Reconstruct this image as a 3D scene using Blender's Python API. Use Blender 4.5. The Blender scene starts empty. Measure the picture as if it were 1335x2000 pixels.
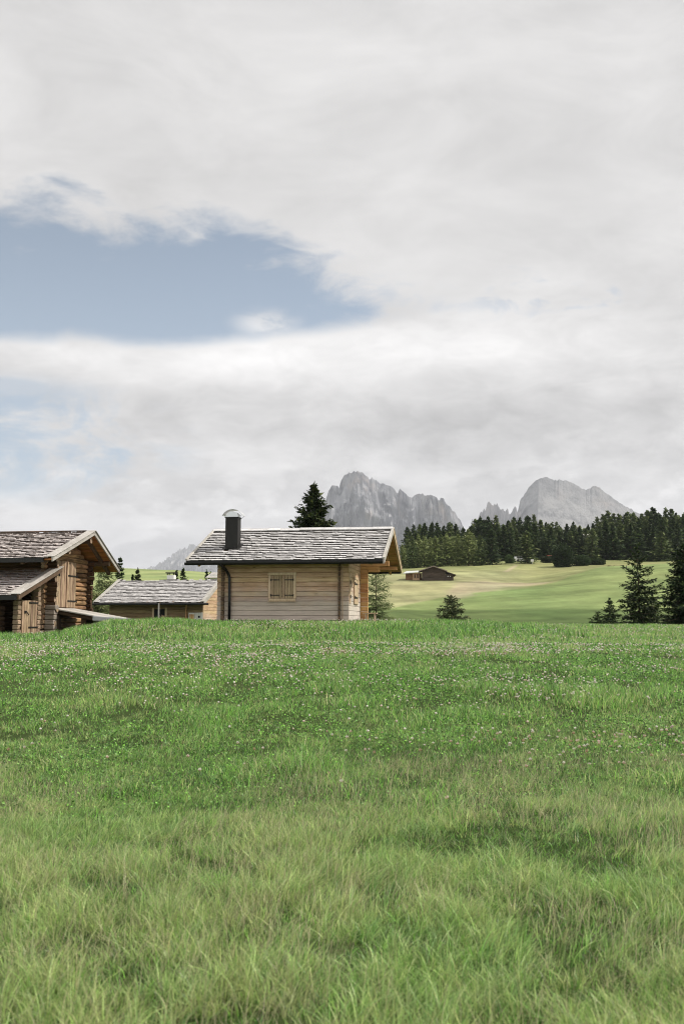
import bpy, math, random
import numpy as np
from mathutils import Vector, Matrix
R = math.radians
random.seed(7)
RNG = np.random.default_rng(11)
SC = bpy.context.scene
COL = SC.collection

# ------------------------------------------------------------------ camera
LENS, HORIZON = 35.0, 1215.0                 # focal length; height of the eye level in the 2000 px tall photo
F = LENS / 36.0 * 2000.0
PITCH = math.atan((HORIZON - 1000.0) / F)
CP, SP = math.cos(PITCH), math.sin(PITCH)
EYE = Vector((0, 0, 1.6))
cam_d = bpy.data.cameras.new('camera')
cam = bpy.data.objects.new('camera', cam_d); COL.objects.link(cam)
cam_d.sensor_fit = 'VERTICAL'; cam_d.sensor_height = 36.0; cam_d.sensor_width = 24.0; cam_d.lens = LENS
cam_d.clip_start = 0.1; cam_d.clip_end = 60000
cam.location = EYE; cam.rotation_euler = (R(90) + PITCH, 0, 0)
cam_d.dof.use_dof = True; cam_d.dof.focus_distance = 24.0; cam_d.dof.aperture_fstop = 3.2
SC.camera = cam

def at(u, v, d):
    """world point at depth d (metres along +Y) seen at photo position u, v"""
    xc = (u - 667.5) / F; yc = -(v - 1000.0) / F
    t = d / (CP - yc * SP)
    return Vector((EYE.x + xc * t, d, EYE.z + (SP + yc * CP) * t))

# ------------------------------------------------------------------ sun, sky, exposure
SUN_EL, SUN_AZ = 47.0, 78.0                  # azimuth clockwise from +Y (view direction)
sun_d = bpy.data.lights.new('sun', 'SUN'); sun = bpy.data.objects.new('sun', sun_d); COL.objects.link(sun)
sun_d.energy = 4.0; sun_d.angle = R(1.5); sun_d.color = (1.0, 0.95, 0.87)
sdir = Vector((math.sin(R(SUN_AZ)) * math.cos(R(SUN_EL)), math.cos(R(SUN_AZ)) * math.cos(R(SUN_EL)), math.sin(R(SUN_EL))))
sun.rotation_euler = sdir.to_track_quat('Z', 'Y').to_euler(); sun.location = (60, 20, 80)

SC.view_settings.view_transform = 'Standard'; SC.view_settings.look = 'None'
SC.view_settings.exposure = 0.25; SC.view_settings.gamma = 1.0; SC.view_settings.use_curve_mapping = False
SC.render.engine = 'CYCLES'
cy = SC.cycles
cy.filter_width = 1.05; cy.max_bounces = 5; cy.diffuse_bounces = 3; cy.glossy_bounces = 2; cy.transmission_bounces = 3
cy.transparent_max_bounces = 6; cy.volume_bounces = 0; cy.use_denoising = True
cy.sample_clamp_indirect = 4.0; cy.caustics_reflective = False; cy.caustics_refractive = False

class Nodes:
    """small helper that builds a node tree"""
    def __init__(s, tree): s.t = tree; s.n = tree.nodes; s.n.clear()
    def new(s, typ, **kw):
        nd = s.n.new(typ)
        for k, v in kw.items(): setattr(nd, k, v)
        return nd
    def link(s, a, b): s.t.links.new(a, b)
    def put(s, sock, v):
        if v is None: return
        if isinstance(v, bpy.types.NodeSocket): s.link(v, sock)
        else: sock.default_value = v
    def math(s, op, a, b=None, c=None, clamp=False):
        nd = s.new('ShaderNodeMath', operation=op, use_clamp=clamp)
        s.put(nd.inputs[0], a); s.put(nd.inputs[1], b); s.put(nd.inputs[2], c)
        return nd.outputs[0]
    def rng(s, v, a, b, c=0.0, d=1.0, smooth=True):
        nd = s.new('ShaderNodeMapRange', interpolation_type='SMOOTHSTEP' if smooth else 'LINEAR')
        for i, x in enumerate((v, a, b, c, d)): s.put(nd.inputs[i], x)
        return nd.outputs[0]
    def noise(s, vec, scale, detail=4, rough=0.55, dist=0.0, lac=2.0):
        nd = s.new('ShaderNodeTexNoise')
        s.put(nd.inputs['Vector'], vec); s.put(nd.inputs['Scale'], scale); s.put(nd.inputs['Detail'], detail)
        s.put(nd.inputs['Roughness'], rough); s.put(nd.inputs['Distortion'], dist); s.put(nd.inputs['Lacunarity'], lac)
        return nd.outputs['Fac']
    def mapv(s, vec, scale=(1, 1, 1), loc=(0, 0, 0), rot=(0, 0, 0)):
        nd = s.new('ShaderNodeMapping'); s.put(nd.inputs['Vector'], vec)
        nd.inputs['Scale'].default_value = scale; nd.inputs['Location'].default_value = loc; nd.inputs['Rotation'].default_value = rot
        return nd.outputs[0]
    def mix(s, fac, a, b, mode='MIX'):
        nd = s.new('ShaderNodeMix', data_type='RGBA', blend_type=mode)
        def c4(v): return (*v, 1.0) if isinstance(v, tuple) and len(v) == 3 else v
        s.put(nd.inputs[0], fac); s.put(nd.inputs[6], c4(a)); s.put(nd.inputs[7], c4(b))
        return nd.outputs[2]
    def curve(s, v, pts):
        nd = s.new('ShaderNodeFloatCurve'); s.put(nd.inputs['Value'], v)
        c = nd.mapping.curves[0]
        while len(c.points) < len(pts): c.points.new(0.5, 0.5)
        for p, (x, y) in zip(c.points, pts): p.location = (x, y); p.handle_type = 'AUTO'
        nd.mapping.use_clip = False; nd.mapping.update()
        return nd.outputs[0]
    def coord(s, which='Object'): return s.new('ShaderNodeTexCoord').outputs[which]

world = bpy.data.worlds.new('World'); SC.world = world; world.use_nodes = True
def build_sky():
    W = Nodes(world.node_tree)
    out = W.new('ShaderNodeOutputWorld')
    sky = W.new('ShaderNodeTexSky', sky_type='NISHITA'); sky.sun_disc = False
    sky.sun_elevation = R(SUN_EL); sky.sun_rotation = R(SUN_AZ); sky.altitude = 1800; sky.air_density = 1.0; sky.dust_density = 2.5; sky.ozone_density = 1.0
    D = W.coord('Generated')
    sep = W.new('ShaderNodeSeparateXYZ'); W.link(D, sep.inputs[0]); x, y, z = sep.outputs
    az = W.math('ARCTAN2', x, y)                                      # 0 along +Y, positive to the right
    el = W.math('ARCSINE', z)
    # cloud noise lives on the direction sphere, flattened towards the horizon
    P = W.mapv(D, scale=(1, 1, 2.4))
    big = W.noise(P, 2.3, 5, 0.55, 0.3)
    mid = W.noise(P, 7.0, 8, 0.58, 0.5)
    fine = W.noise(P, 17.0, 8, 0.6, 0.4)
    # the blue opening: between an upper and a lower edge, both functions of azimuth
    t = W.rng(az, -0.9, 0.5, 0.0, 1.0, False)
    def azel(u, v):
        d = at(u, v, 100.0) - EYE
        return (math.atan2(d.x, d.y) + 0.9) / 1.4, math.asin(d.z / d.length)
    up = [azel(u, v) for u, v in ((-500, 420), (-200, 430), (0, 402), (110, 400), (215, 428), (330, 430), (430, 442), (535, 460), (600, 520), (680, 566), (780, 606), (900, 650), (1100, 720))]
    lo = [azel(u, v) for u, v in ((-500, 640), (-200, 650), (0, 664), (160, 668), (300, 682), (430, 672), (540, 660), (640, 648), (760, 628), (900, 600), (1100, 580))]
    eu = W.curve(t, [(a, b * 2) for a, b in up]); eu = W.math('MULTIPLY', eu, 0.5)
    eo = W.curve(t, [(a, b * 2) for a, b in lo]); eo = W.math('MULTIPLY', eo, 0.5)
    n1 = W.math('ADD', W.math('MULTIPLY', W.math('SUBTRACT', mid, 0.5), 0.13), W.math('MULTIPLY', W.math('SUBTRACT', fine, 0.5), 0.095))
    up_d = W.math('ADD', W.math('SUBTRACT', eu, el), n1)              # >0 below the upper edge
    lo_d = W.math('ADD', W.math('SUBTRACT', el, eo), W.math('MULTIPLY', n1, 0.15))
    gap = W.math('MULTIPLY', W.rng(up_d, -0.022, 0.030), W.rng(lo_d, -0.004, 0.013))
    # thin spots low on the left and a few small holes on the right
    def blob(u, v, ru, rv):
        a, e = azel(u, v); a = a * 1.4 - 0.9
        dx = W.math('DIVIDE', W.math('SUBTRACT', az, a), ru / F); dy = W.math('DIVIDE', W.math('SUBTRACT', el, e), rv / F)
        return W.math('SUBTRACT', 1.0, W.math('SQRT', W.math('ADD', W.math('MULTIPLY', dx, dx), W.math('MULTIPLY', dy, dy))), clamp=True)
    thin = W.math('MULTIPLY', W.rng(blob(40, 860, 380, 140), 0.0, 0.55), W.rng(mid, 0.37, 0.55))
    thin = W.math('MULTIPLY', thin, 0.95)
    thin2 = W.math('MULTIPLY', W.rng(blob(20, 755, 130, 26), 0.0, 0.6), 0.6)
    holes = W.math('MULTIPLY', W.rng(blob(1110, 565, 330, 95), 0.0, 0.8), W.rng(fine, 0.53, 0.70)); holes = W.math('MULTIPLY', holes, 0.55)
    wisp = W.math('MULTIPLY', W.rng(blob(520, 632, 95, 40), 0.0, 0.9), W.rng(fine, 0.35, 0.62))
    gap = W.math('MULTIPLY', gap, W.math('SUBTRACT', 1.0, W.math('MULTIPLY', wisp, 0.75)))
    open_ = W.math('MAXIMUM', W.math('MAXIMUM', gap, thin), W.math('MAXIMUM', thin2, holes))
    cover = W.math('SUBTRACT', 1.0, open_, clamp=True)
    # brightness of the cloud sheet
    b = W.math('ADD', 0.61, W.math('MULTIPLY', W.math('SUBTRACT', big, 0.5), 0.36))
    b = W.math('ADD', b, W.math('MULTIPLY', W.math('SUBTRACT', mid, 0.5), 0.36))
    lowpart = W.rng(el, 0.42, 0.22)                                    # lumpier cloud lower down
    b = W.math('ADD', b, W.math('MULTIPLY', W.math('MULTIPLY', W.math('SUBTRACT', fine, 0.5), 0.40), lowpart))
    puff = W.noise(W.mapv(D, scale=(1, 1, 1.7), loc=(3.1, 0, 0)), 13.0, 8, 0.56, 0.15)
    b = W.math('ADD', b, W.math('MULTIPLY', W.math('MULTIPLY', W.rng(puff, 0.46, 0.57), W.rng(el, 0.24, 0.10)), 0.13))
    rim = W.math('MULTIPLY', W.rng(blob(560, 700, 760, 95), 0.0, 0.9), 0.16)       # bright ridge under the opening
    rim2 = W.math('MULTIPLY', W.rng(blob(1010, 655, 420, 70), 0.0, 0.9), 0.12)
    dark = W.math('MULTIPLY', W.rng(blob(960, 850, 560, 105), 0.0, 0.9), -0.13)    # grey underside over the peaks
    topd = W.math('MULTIPLY', W.rng(el, 0.36, 0.6), 0.02)
    lowb = W.math('MULTIPLY', W.rng(el, 0.17, 0.06), 0.03)
    for q in (rim, rim2, dark, topd, lowb): b = W.math('ADD', b, q)
    back = W.rng(y, 0.25, -0.5, 1.0, 1.7)                              # unseen sky behind the viewer, brightened to fill the shaded front walls
    b = W.math('MULTIPLY', b, back)
    b = W.math('MULTIPLY', b, W.rng(z, -0.1, 0.0, 0.25, 1.0))
    bg1 = W.new('ShaderNodeBackground'); W.link(sky.outputs[0], bg1.inputs[0]); bg1.inputs[1].default_value = 0.065
    pale = W.new('ShaderNodeBackground'); pale.inputs[0].default_value = (0.78, 0.88, 0.88, 1); W.link(W.rng(el, 0.42, 0.24, 0.19, 0.27), pale.inputs[1])   # thin high veil in front of the blue
    add = W.new('ShaderNodeAddShader'); W.link(bg1.outputs[0], add.inputs[0]); W.link(pale.outputs[0], add.inputs[1])
    bg2 = W.new('ShaderNodeBackground'); bg2.inputs[0].default_value = (1.0, 0.985, 0.975, 1); W.link(b, bg2.inputs[1])
    mx = W.new('ShaderNodeMixShader'); W.link(cover, mx.inputs[0]); W.link(add.outputs[0], mx.inputs[1]); W.link(bg2.outputs[0], mx.inputs[2])
    W.link(mx.outputs[0], out.inputs[0])
build_sky()

# ------------------------------------------------------------------ helpers
def mat_new(name):
    m = bpy.data.materials.new(name); m.use_nodes = True
    N = Nodes(m.node_tree)
    out = N.new('ShaderNodeOutputMaterial'); b = N.new('ShaderNodeBsdfPrincipled'); N.link(b.outputs[0], out.inputs[0])
    b.inputs['Specular IOR Level'].default_value = 0.25
    return m, N, b, out

def bump(N, b, h, strength=0.4, dist=0.02):
    nd = N.new('ShaderNodeBump'); nd.inputs['Strength'].default_value = strength; nd.inputs['Distance'].default_value = dist
    N.link(h, nd.inputs['Height']); N.link(nd.outputs[0], b.inputs['Normal'])

def wood(name, c1, c2, axis='X', rough=0.75, rand=0.35, weather=None, knots=0.0, grain=1.0, bstr=0.35, hue=0.02):
    """sawn or weathered wood; grain runs along axis; weather=(z0, z1, colour): greyed below z0, fresh above z1"""
    m, N, b, _ = mat_new(name)
    oc = N.coord('Object'); geo = N.new('ShaderNodeNewGeometry'); isl = geo.outputs['Random Per Island']
    off = N.new('ShaderNodeCombineXYZ'); N.link(N.math('MULTIPLY', isl, 37.0), off.inputs[0]); N.link(N.math('MULTIPLY', isl, 91.0), off.inputs[1]); N.link(N.math('MULTIPLY', isl, 53.0), off.inputs[2])
    va = N.new('ShaderNodeVectorMath', operation='ADD'); N.link(oc, va.inputs[0]); N.link(off.outputs[0], va.inputs[1]); v = va.outputs[0]
    sc = {'X': (1.1, 16, 16), 'Y': (16, 1.1, 16), 'Z': (16, 16, 1.1)}[axis]
    g = N.noise(N.mapv(v, tuple(k * grain for k in sc)), 1.6, 7, 0.62, 0.5)
    l = N.noise(N.mapv(v, tuple(min(k, 5) for k in sc)), 0.9, 3, 0.5, 0.2)
    f = N.math('ADD', N.math('MULTIPLY', g, 0.75), N.math('MULTIPLY', l, 0.4))
    f = N.rng(f, 0.38, 0.76)
    col = N.mix(f, c1, c2)
    if knots:
        k = N.noise(N.mapv(v, {'X': (2.2, 7, 7), 'Y': (7, 2.2, 7), 'Z': (7, 7, 2.2)}[axis]), 1.3, 1, 0.4, 0.0)
        col = N.mix(N.math('MULTIPLY', N.rng(k, 0.70, 0.78), knots), col, tuple(x * 0.35 for x in c1))
    if weather:
        z0, z1, wc = weather
        sep = N.new('ShaderNodeSeparateXYZ'); N.link(oc, sep.inputs[0])
        w = N.noise(N.mapv(oc, (0.7, 0.7, 2.0)), 1.3, 4, 0.6)
        h = N.math('ADD', sep.outputs[2], N.math('MULTIPLY', N.math('SUBTRACT', w, 0.5), 1.3))
        wcol = N.mix(f, tuple(x * 0.72 for x in wc), wc)
        col = N.mix(N.rng(h, z0, z1, 1.0, 0.0), col, wcol)
    hsv = N.new('ShaderNodeHueSaturation'); N.link(col, hsv.inputs['Color'])
    N.link(N.math('ADD', 1.0 - rand / 2, N.math('MULTIPLY', isl, rand)), hsv.inputs['Value'])
    N.link(N.math('ADD', 0.5 - hue / 2, N.math('MULTIPLY', N.math('FRACT', N.math('MULTIPLY', isl, 7.3)), hue)), hsv.inputs['Hue'])
    N.link(hsv.outputs[0], b.inputs['Base Color']); b.inputs['Roughness'].default_value = rough
    bump(N, b, g, bstr, 0.015)
    return m

def plain(name, col, rough=0.6, metal=0.0, var=0.15, scale=6.0, spec=0.3):
    m, N, b, _ = mat_new(name)
    n = N.noise(N.coord('Object'), scale, 5, 0.6)
    N.link(N.mix(n, tuple(max(0, c * (1 - var)) for c in col), tuple(c * (1 + var) for c in col)), b.inputs['Base Color'])
    b.inputs['Roughness'].default_value = rough; b.inputs['Metallic'].default_value = metal; b.inputs['Specular IOR Level'].default_value = spec
    return m

def leafy(name, tint=(1, 1, 1), trans=0.35, rand=0.5, rough=.6, spec=.2):
    """foliage: colour from the 'col' attribute, varied per leaf clump, with some light passing through"""
    m, N, b, out = mat_new(name)
    a = N.new('ShaderNodeAttribute', attribute_name='col')
    geo = N.new('ShaderNodeNewGeometry')
    hsv = N.new('ShaderNodeHueSaturation'); N.link(N.mix(1.0, a.outputs['Color'], tint, 'MULTIPLY'), hsv.inputs['Color'])
    N.link(N.math('ADD', 1 - rand / 2, N.math('MULTIPLY', geo.outputs['Random Per Island'], rand)), hsv.inputs['Value'])
    N.link(hsv.outputs[0], b.inputs['Base Color']); b.inputs['Roughness'].default_value = rough; b.inputs['Specular IOR Level'].default_value = spec
    tr = N.new('ShaderNodeBsdfTranslucent'); N.link(hsv.outputs[0], tr.inputs[0])
    mx = N.new('ShaderNodeMixShader'); mx.inputs[0].default_value = trans
    N.link(b.outputs[0], mx.inputs[1]); N.link(tr.outputs[0], mx.inputs[2]); N.link(mx.outputs[0], out.inputs[0])
    return m

def mesh_np(name, verts, tris=None, quads=None, cols=None, mats=(), midx=None, smooth=False):
    me = bpy.data.meshes.new(name)
    verts = np.asarray(verts, np.float32); me.vertices.add(len(verts)); me.vertices.foreach_set('co', verts.ravel())
    lo, st, k = [], [], 0
    for arr, n in ((quads, 4), (tris, 3)):
        if arr is None or len(arr) == 0: continue
        arr = np.asarray(arr, np.int32); lo.append(arr.ravel()); st.append(k + np.arange(len(arr), dtype=np.int32) * n); k += arr.size
    lo = np.concatenate(lo); st = np.concatenate(st)
    me.loops.add(len(lo)); me.loops.foreach_set('vertex_index', lo)
    me.polygons.add(len(st)); me.polygons.foreach_set('loop_start', st)
    if midx is not None: me.polygons.foreach_set('material_index', np.asarray(midx, np.int32))
    me.polygons.foreach_set('use_smooth', np.full(len(st), smooth))
    me.update(calc_edges=True)
    if cols is not None:
        at_ = me.attributes.new('col', 'FLOAT_COLOR', 'POINT')
        c = np.ones((len(verts), 4), np.float32); c[:, :3] = cols; at_.data.foreach_set('color', c.ravel())
    for m in mats: me.materials.append(m)
    return me

def tag(o, label=None, cat=None, group=None, kind=None):
    if label: o['label'] = label
    if cat: o['category'] = cat
    if group: o['group'] = group
    if kind: o['kind'] = kind
    return o

def link(name, me, parent=None, loc=(0, 0, 0), rz=0.0, scale=None):
    o = bpy.data.objects.new(name, me); COL.objects.link(o)
    o.location = loc; o.rotation_euler = (0, 0, rz)
    if scale is not None: o.scale = scale if hasattr(scale, '__len__') else (scale,) * 3
    if parent: o.parent = parent
    return o

def empty(name, label, cat, loc, rz=0.0, group=None):
    o = link(name, None, None, loc, rz); o.empty_display_size = 0.3
    return tag(o, label, cat, group)

class MB:
    """collects shapes and links them as one mesh object"""
    def __init__(s): s.v = []; s.f = []; s.m = []
    def poly(s, pts, faces, mat=0):
        b = len(s.v); s.v += [tuple(p) for p in pts]
        for f in faces: s.f.append(tuple(b + i for i in f)); s.m.append(mat)
    HEX = ((0, 3, 2, 1), (4, 5, 6, 7), (0, 1, 5, 4), (1, 2, 6, 5), (2, 3, 7, 6), (3, 0, 4, 7))
    def hexa(s, p, mat=0): s.poly(p, s.HEX, mat)
    def box(s, x0, x1, y0, y1, z0, z1, mat=0):
        s.hexa(((x0, y0, z0), (x1, y0, z0), (x1, y1, z0), (x0, y1, z0), (x0, y0, z1), (x1, y0, z1), (x1, y1, z1), (x0, y1, z1)), mat)
    def beam(s, p, q, w, h, up=(0, 0, 1), mat=0):
        p, q = Vector(p), Vector(q); d = (q - p).normalized(); side = d.cross(Vector(up)).normalized(); u = side.cross(d).normalized()
        a, c = side * w / 2, u * h / 2
        s.hexa((p - a - c, p + a - c, q + a - c, q - a - c, p - a + c, p + a + c, q + a + c, q - a + c), mat)
    def tube(s, pts, rad, n=10, mat=0, cap=None, jit=0.0, sq=0.0):
        pts = [Vector(p) for p in pts]
        if not hasattr(rad, '__len__'): rad = [rad] * len(pts)
        b = len(s.v); ph = random.random() * 6.28
        jr = [1 + random.uniform(-jit, jit) for _ in range(n)]
        for i, p in enumerate(pts):
            d = (pts[min(i + 1, len(pts) - 1)] - pts[max(i - 1, 0)]).normalized()
            ref = Vector((0, 0, 1)) if abs(d.z) < 0.9 else Vector((1, 0, 0))
            a = d.cross(ref).normalized(); c = a.cross(d).normalized()
            for k in range(n):
                an = 2 * math.pi * k / n
                ca, sa = math.cos(an), math.sin(an)
                q = 1.0 / max(abs(ca), abs(sa)) if sq else 1.0
                r = rad[i] * jr[k] * (1 + sq * (q - 1)) * (1 + random.uniform(-jit, jit) * 0.5)
                s.v.append(tuple(p + a * ca * r + c * sa * r))
        for i in range(len(pts) - 1):
            for k in range(n):
                k2 = (k + 1) % n
                s.f.append((b + i * n + k, b + i * n + k2, b + (i + 1) * n + k2, b + (i + 1) * n + k)); s.m.append(mat)
        cm = mat if cap is None else cap
        s.f.append(tuple(b + k for k in range(n))[::-1]); s.m.append(cm)
        e = b + (len(pts) - 1) * n; s.f.append(tuple(e + k for k in range(n))); s.m.append(cm)
    def prism(s, pts, vec, mat=0):
        n = len(pts); p = [Vector(q) for q in pts]; w = [q + Vector(vec) for q in p]
        s.poly(p + w, [tuple(range(n))[::-1], tuple(range(n, 2 * n))] + [(i, (i + 1) % n, n + (i + 1) % n, n + i) for i in range(n)], mat)
    def build(s, name, mats, parent=None, smooth=False, bevel=0.0, seg=1):
        me = bpy.data.meshes.new(name); me.from_pydata(s.v, [], s.f); me.update()
        if not isinstance(mats, (list, tuple)): mats = [mats]
        for m in mats: me.materials.append(m)
        me.polygons.foreach_set('material_index', s.m)
        me.polygons.foreach_set('use_smooth', [smooth] * len(s.f)); me.update()
        o = link(name, me, parent)
        if bevel:
            bv = o.modifiers.new('bevel', 'BEVEL'); bv.width = bevel; bv.segments = seg; bv.limit_method = 'ANGLE'
        return o

_T = np.random.default_rng(5).random((256, 256)).astype(np.float32)
def vnoise(x, y):
    xi = np.floor(x).astype(int); yi = np.floor(y).astype(int); fx = x - xi; fy = y - yi
    fx = fx * fx * (3 - 2 * fx); fy = fy * fy * (3 - 2 * fy)
    a = _T[xi % 256, yi % 256]; b = _T[(xi + 1) % 256, yi % 256]; c = _T[xi % 256, (yi + 1) % 256]; d = _T[(xi + 1) % 256, (yi + 1) % 256]
    return (a * (1 - fx) + b * fx) * (1 - fy) + (c * (1 - fx) + d * fx) * fy
def fbm(x, y, o=4, seed=0, gain=0.5):
    s = 0.0; a = 1.0; t = 0.0
    for i in range(o):
        s = s + a * vnoise(x * 2 ** i + 17.3 * i + seed * 31.7, y * 2 ** i + 9.1 * i + seed * 11.9); t += a; a *= gain
    return s / t

# ------------------------------------------------------------------ terrain
def zv(v, d): return at(667.5, v, d).z
NEAR = [(-40, -0.1), (0, 0), (5, 0), (9, .05), (13, .30), (18, .75), (22, .95), (24.5, 1.0)]
def V(*pairs): return [(d, zv(v, d)) for d, v in pairs]
FAR = [(520, 12), (700, 6), (1000, 5), (14000, 5)]
LEFTHILL = [(75, .5), (100, 1.0), (150, 4)]
COLS = [
 (-600, [(28, .95), (34, .98), (41, 1.05), (50, 1.1), (60, .8)] + LEFTHILL + V((250, 1135), (400, 1120), (450, 1121))),
 (0,    [(28, .92), (34, 1.0), (38, 1.06), (42, 1.08), (50, 1.0), (60, .6)] + LEFTHILL + V((250, 1135), (390, 1114), (450, 1115))),
 (110,  [(28, .94), (34, 1.05), (38, 1.1), (41, 1.14), (46, 1.2), (52, .9), (60, .5)] + LEFTHILL + V((250, 1135), (390, 1112), (450, 1114))),
 (168,  [(28, .96), (32, 1.1), (36, 1.28), (39, 1.38), (43, 1.42), (50, 1.0), (58, .5)] + LEFTHILL + V((250, 1133), (390, 1111), (450, 1113))),
 (220,  [(28, 1.0), (31, 1.16), (35, 1.44), (38, 1.60), (41, 1.64), (45, 1.5), (52, .8), (58, .5)] + LEFTHILL + V((250, 1132), (390, 1109.5), (450, 1112))),
 (330,  [(28, 1.02), (31, 1.2), (35, 1.5), (38, 1.63), (42, 1.63), (46, 1.4), (53, .7), (58, .5)] + LEFTHILL + V((250, 1135), (390, 1113), (450, 1115))),
 (430,  [(28, 1.02), (31, 1.2), (35, 1.5), (38.5, 1.6), (46, 1.6), (52, 1.2), (60, .5)] + LEFTHILL + V((250, 1138), (390, 1118), (450, 1119))),
 (660,  [(28, 1.02), (31, 1.2), (35, 1.5), (38.5, 1.6), (48, 1.6), (56, 1.1), (66, .4), (80, 0), (110, .6), (150, 4)] + V((195, 1140), (250, 1116), (400, 1105), (450, 1105))),
 (760,  [(28, 1.02), (31, 1.2), (35, 1.47), (39, 1.6), (46, 1.58), (52, 1.2), (60, .3), (80, -.6), (110, .1)] + V((130, 1203), (150, 1192), (195, 1134), (240, 1112), (260, 1109), (320, 1100), (400, 1095), (450, 1096))),
 (880,  [(28, 1.0), (32, 1.15), (36, 1.40), (41, 1.57), (47, 1.5), (53, 1.1), (60, .3), (80, -.8), (110, -.3)] + V((130, 1217), (150, 1192), (168, 1164), (195, 1133.5), (240, 1107), (255, 1104), (320, 1098), (400, 1090), (450, 1091))),
 (1030, [(30, 1.06), (36, 1.26), (42, 1.38), (48, 1.43), (54, 1.25), (62, .5), (80, -.8), (110, -.4)] + V((130, 1221), (149, 1192), (180, 1149), (200, 1139), (240, 1103), (250, 1098.5), (258, 1099), (275, 1090), (320, 1083), (400, 1075), (450, 1076))),
 (1200, [(30, 1.06), (36, 1.24), (44, 1.36), (51, 1.42), (57, 1.25), (64, .5), (80, -.8), (110, -.4)] + V((130, 1221), (149, 1194), (175, 1150), (205, 1117), (222, 1104), (232, 1105.5), (240, 1103), (255, 1097.5), (262, 1097.5), (278, 1092), (320, 1084), (400, 1074), (450, 1075))),
 (1335, [(30, 1.06), (36, 1.22), (45, 1.34), (53, 1.42), (59, 1.25), (66, .5), (82, -.8), (110, -.4)] + V((130, 1221), (149, 1196), (175, 1148), (205, 1112), (225, 1099), (235, 1100), (258, 1096), (264, 1096.5), (280, 1091), (320, 1083), (400, 1074), (450, 1075))),
 (1900, [(30, 1.06), (36, 1.2), (45, 1.3), (53, 1.4), (59, 1.25), (66, .5), (82, -.8), (110, -.4)] + V((130, 1221), (149, 1196), (175, 1150), (205, 1112), (225, 1099), (235, 1100), (258, 1096), (264, 1096.5), (280, 1091), (320, 1083), (400, 1074), (450, 1075))),
]
CU = np.array([c[0] for c in COLS], float)
_dt = np.concatenate([np.linspace(-40, 60, 401), np.geomspace(60.5, 14000, 600)])
_tab = []
for u_, prs in COLS:
    prs = NEAR + prs + FAR
    zz = np.interp(_dt, [p[0] for p in prs], [p[1] for p in prs])
    k = np.where(_dt < 60, 0.9, _dt * 0.022)                           # soften the kinks
    sm = sum(w * np.interp(_dt + k * o, _dt, zz) for o, w in ((-1.5, .12), (-.75, .22), (0, .32), (.75, .22), (1.5, .12)))
    _tab.append(sm)
_tab = np.array(_tab)
def uof(x, y): return 667.5 + F * 1.006 * x / np.maximum(y, 2.5)
def ground(x, y, rough=True):
    x = np.asarray(x, float); y = np.asarray(y, float)
    u = np.clip(uof(x, y), CU[0], CU[-1] - 1e-6)
    i = np.clip(np.searchsorted(CU, u, side='right') - 1, 0, len(CU) - 2)
    t = (u - CU[i]) / (CU[i + 1] - CU[i]); t = t * t * (3 - 2 * t)
    fi = np.interp(y, _dt, np.arange(len(_dt))); j = np.clip(fi.astype(int), 0, len(_dt) - 2); fj = fi - j
    def col(c): return _tab[c, j] * (1 - fj) + _tab[c, j + 1] * fj
    z = col(i) * (1 - t) + col(i + 1) * t
    if rough:
        z = z + (fbm(x / 1.7, y / 1.7, 3, 1) - .5) * 0.07 * np.clip((60 - y) / 20, 0, 1)
        far = np.clip((y - 70) / 60, 0, 1) * np.clip((500 - y) / 100, 0, 1)
        z = z + (fbm(x / 22, y / 22, 3, 2) - .5) * 0.5 * far
    return z
def gz(x, y): return float(ground(np.array([x]), np.array([y]))[0])
def on_ground(u, d):
    x = (u - 667.5) / (F * 1.006) * d
    return Vector((x, d, gz(x, d)))

def in_poly(px, py, poly):
    r = np.zeros(px.shape, bool); n = len(poly)
    for i in range(n):
        x1, y1 = poly[i]; x2, y2 = poly[(i + 1) % n]
        c = ((y1 > py) != (y2 > py)) & (px < (x2 - x1) * (py - y1) / (y2 - y1 + 1e-12) + x1); r ^= c
    return r
def sm(a, b, x): t = np.clip((x - a) / (b - a), 0, 1); return t * t * (3 - 2 * t)

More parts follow.
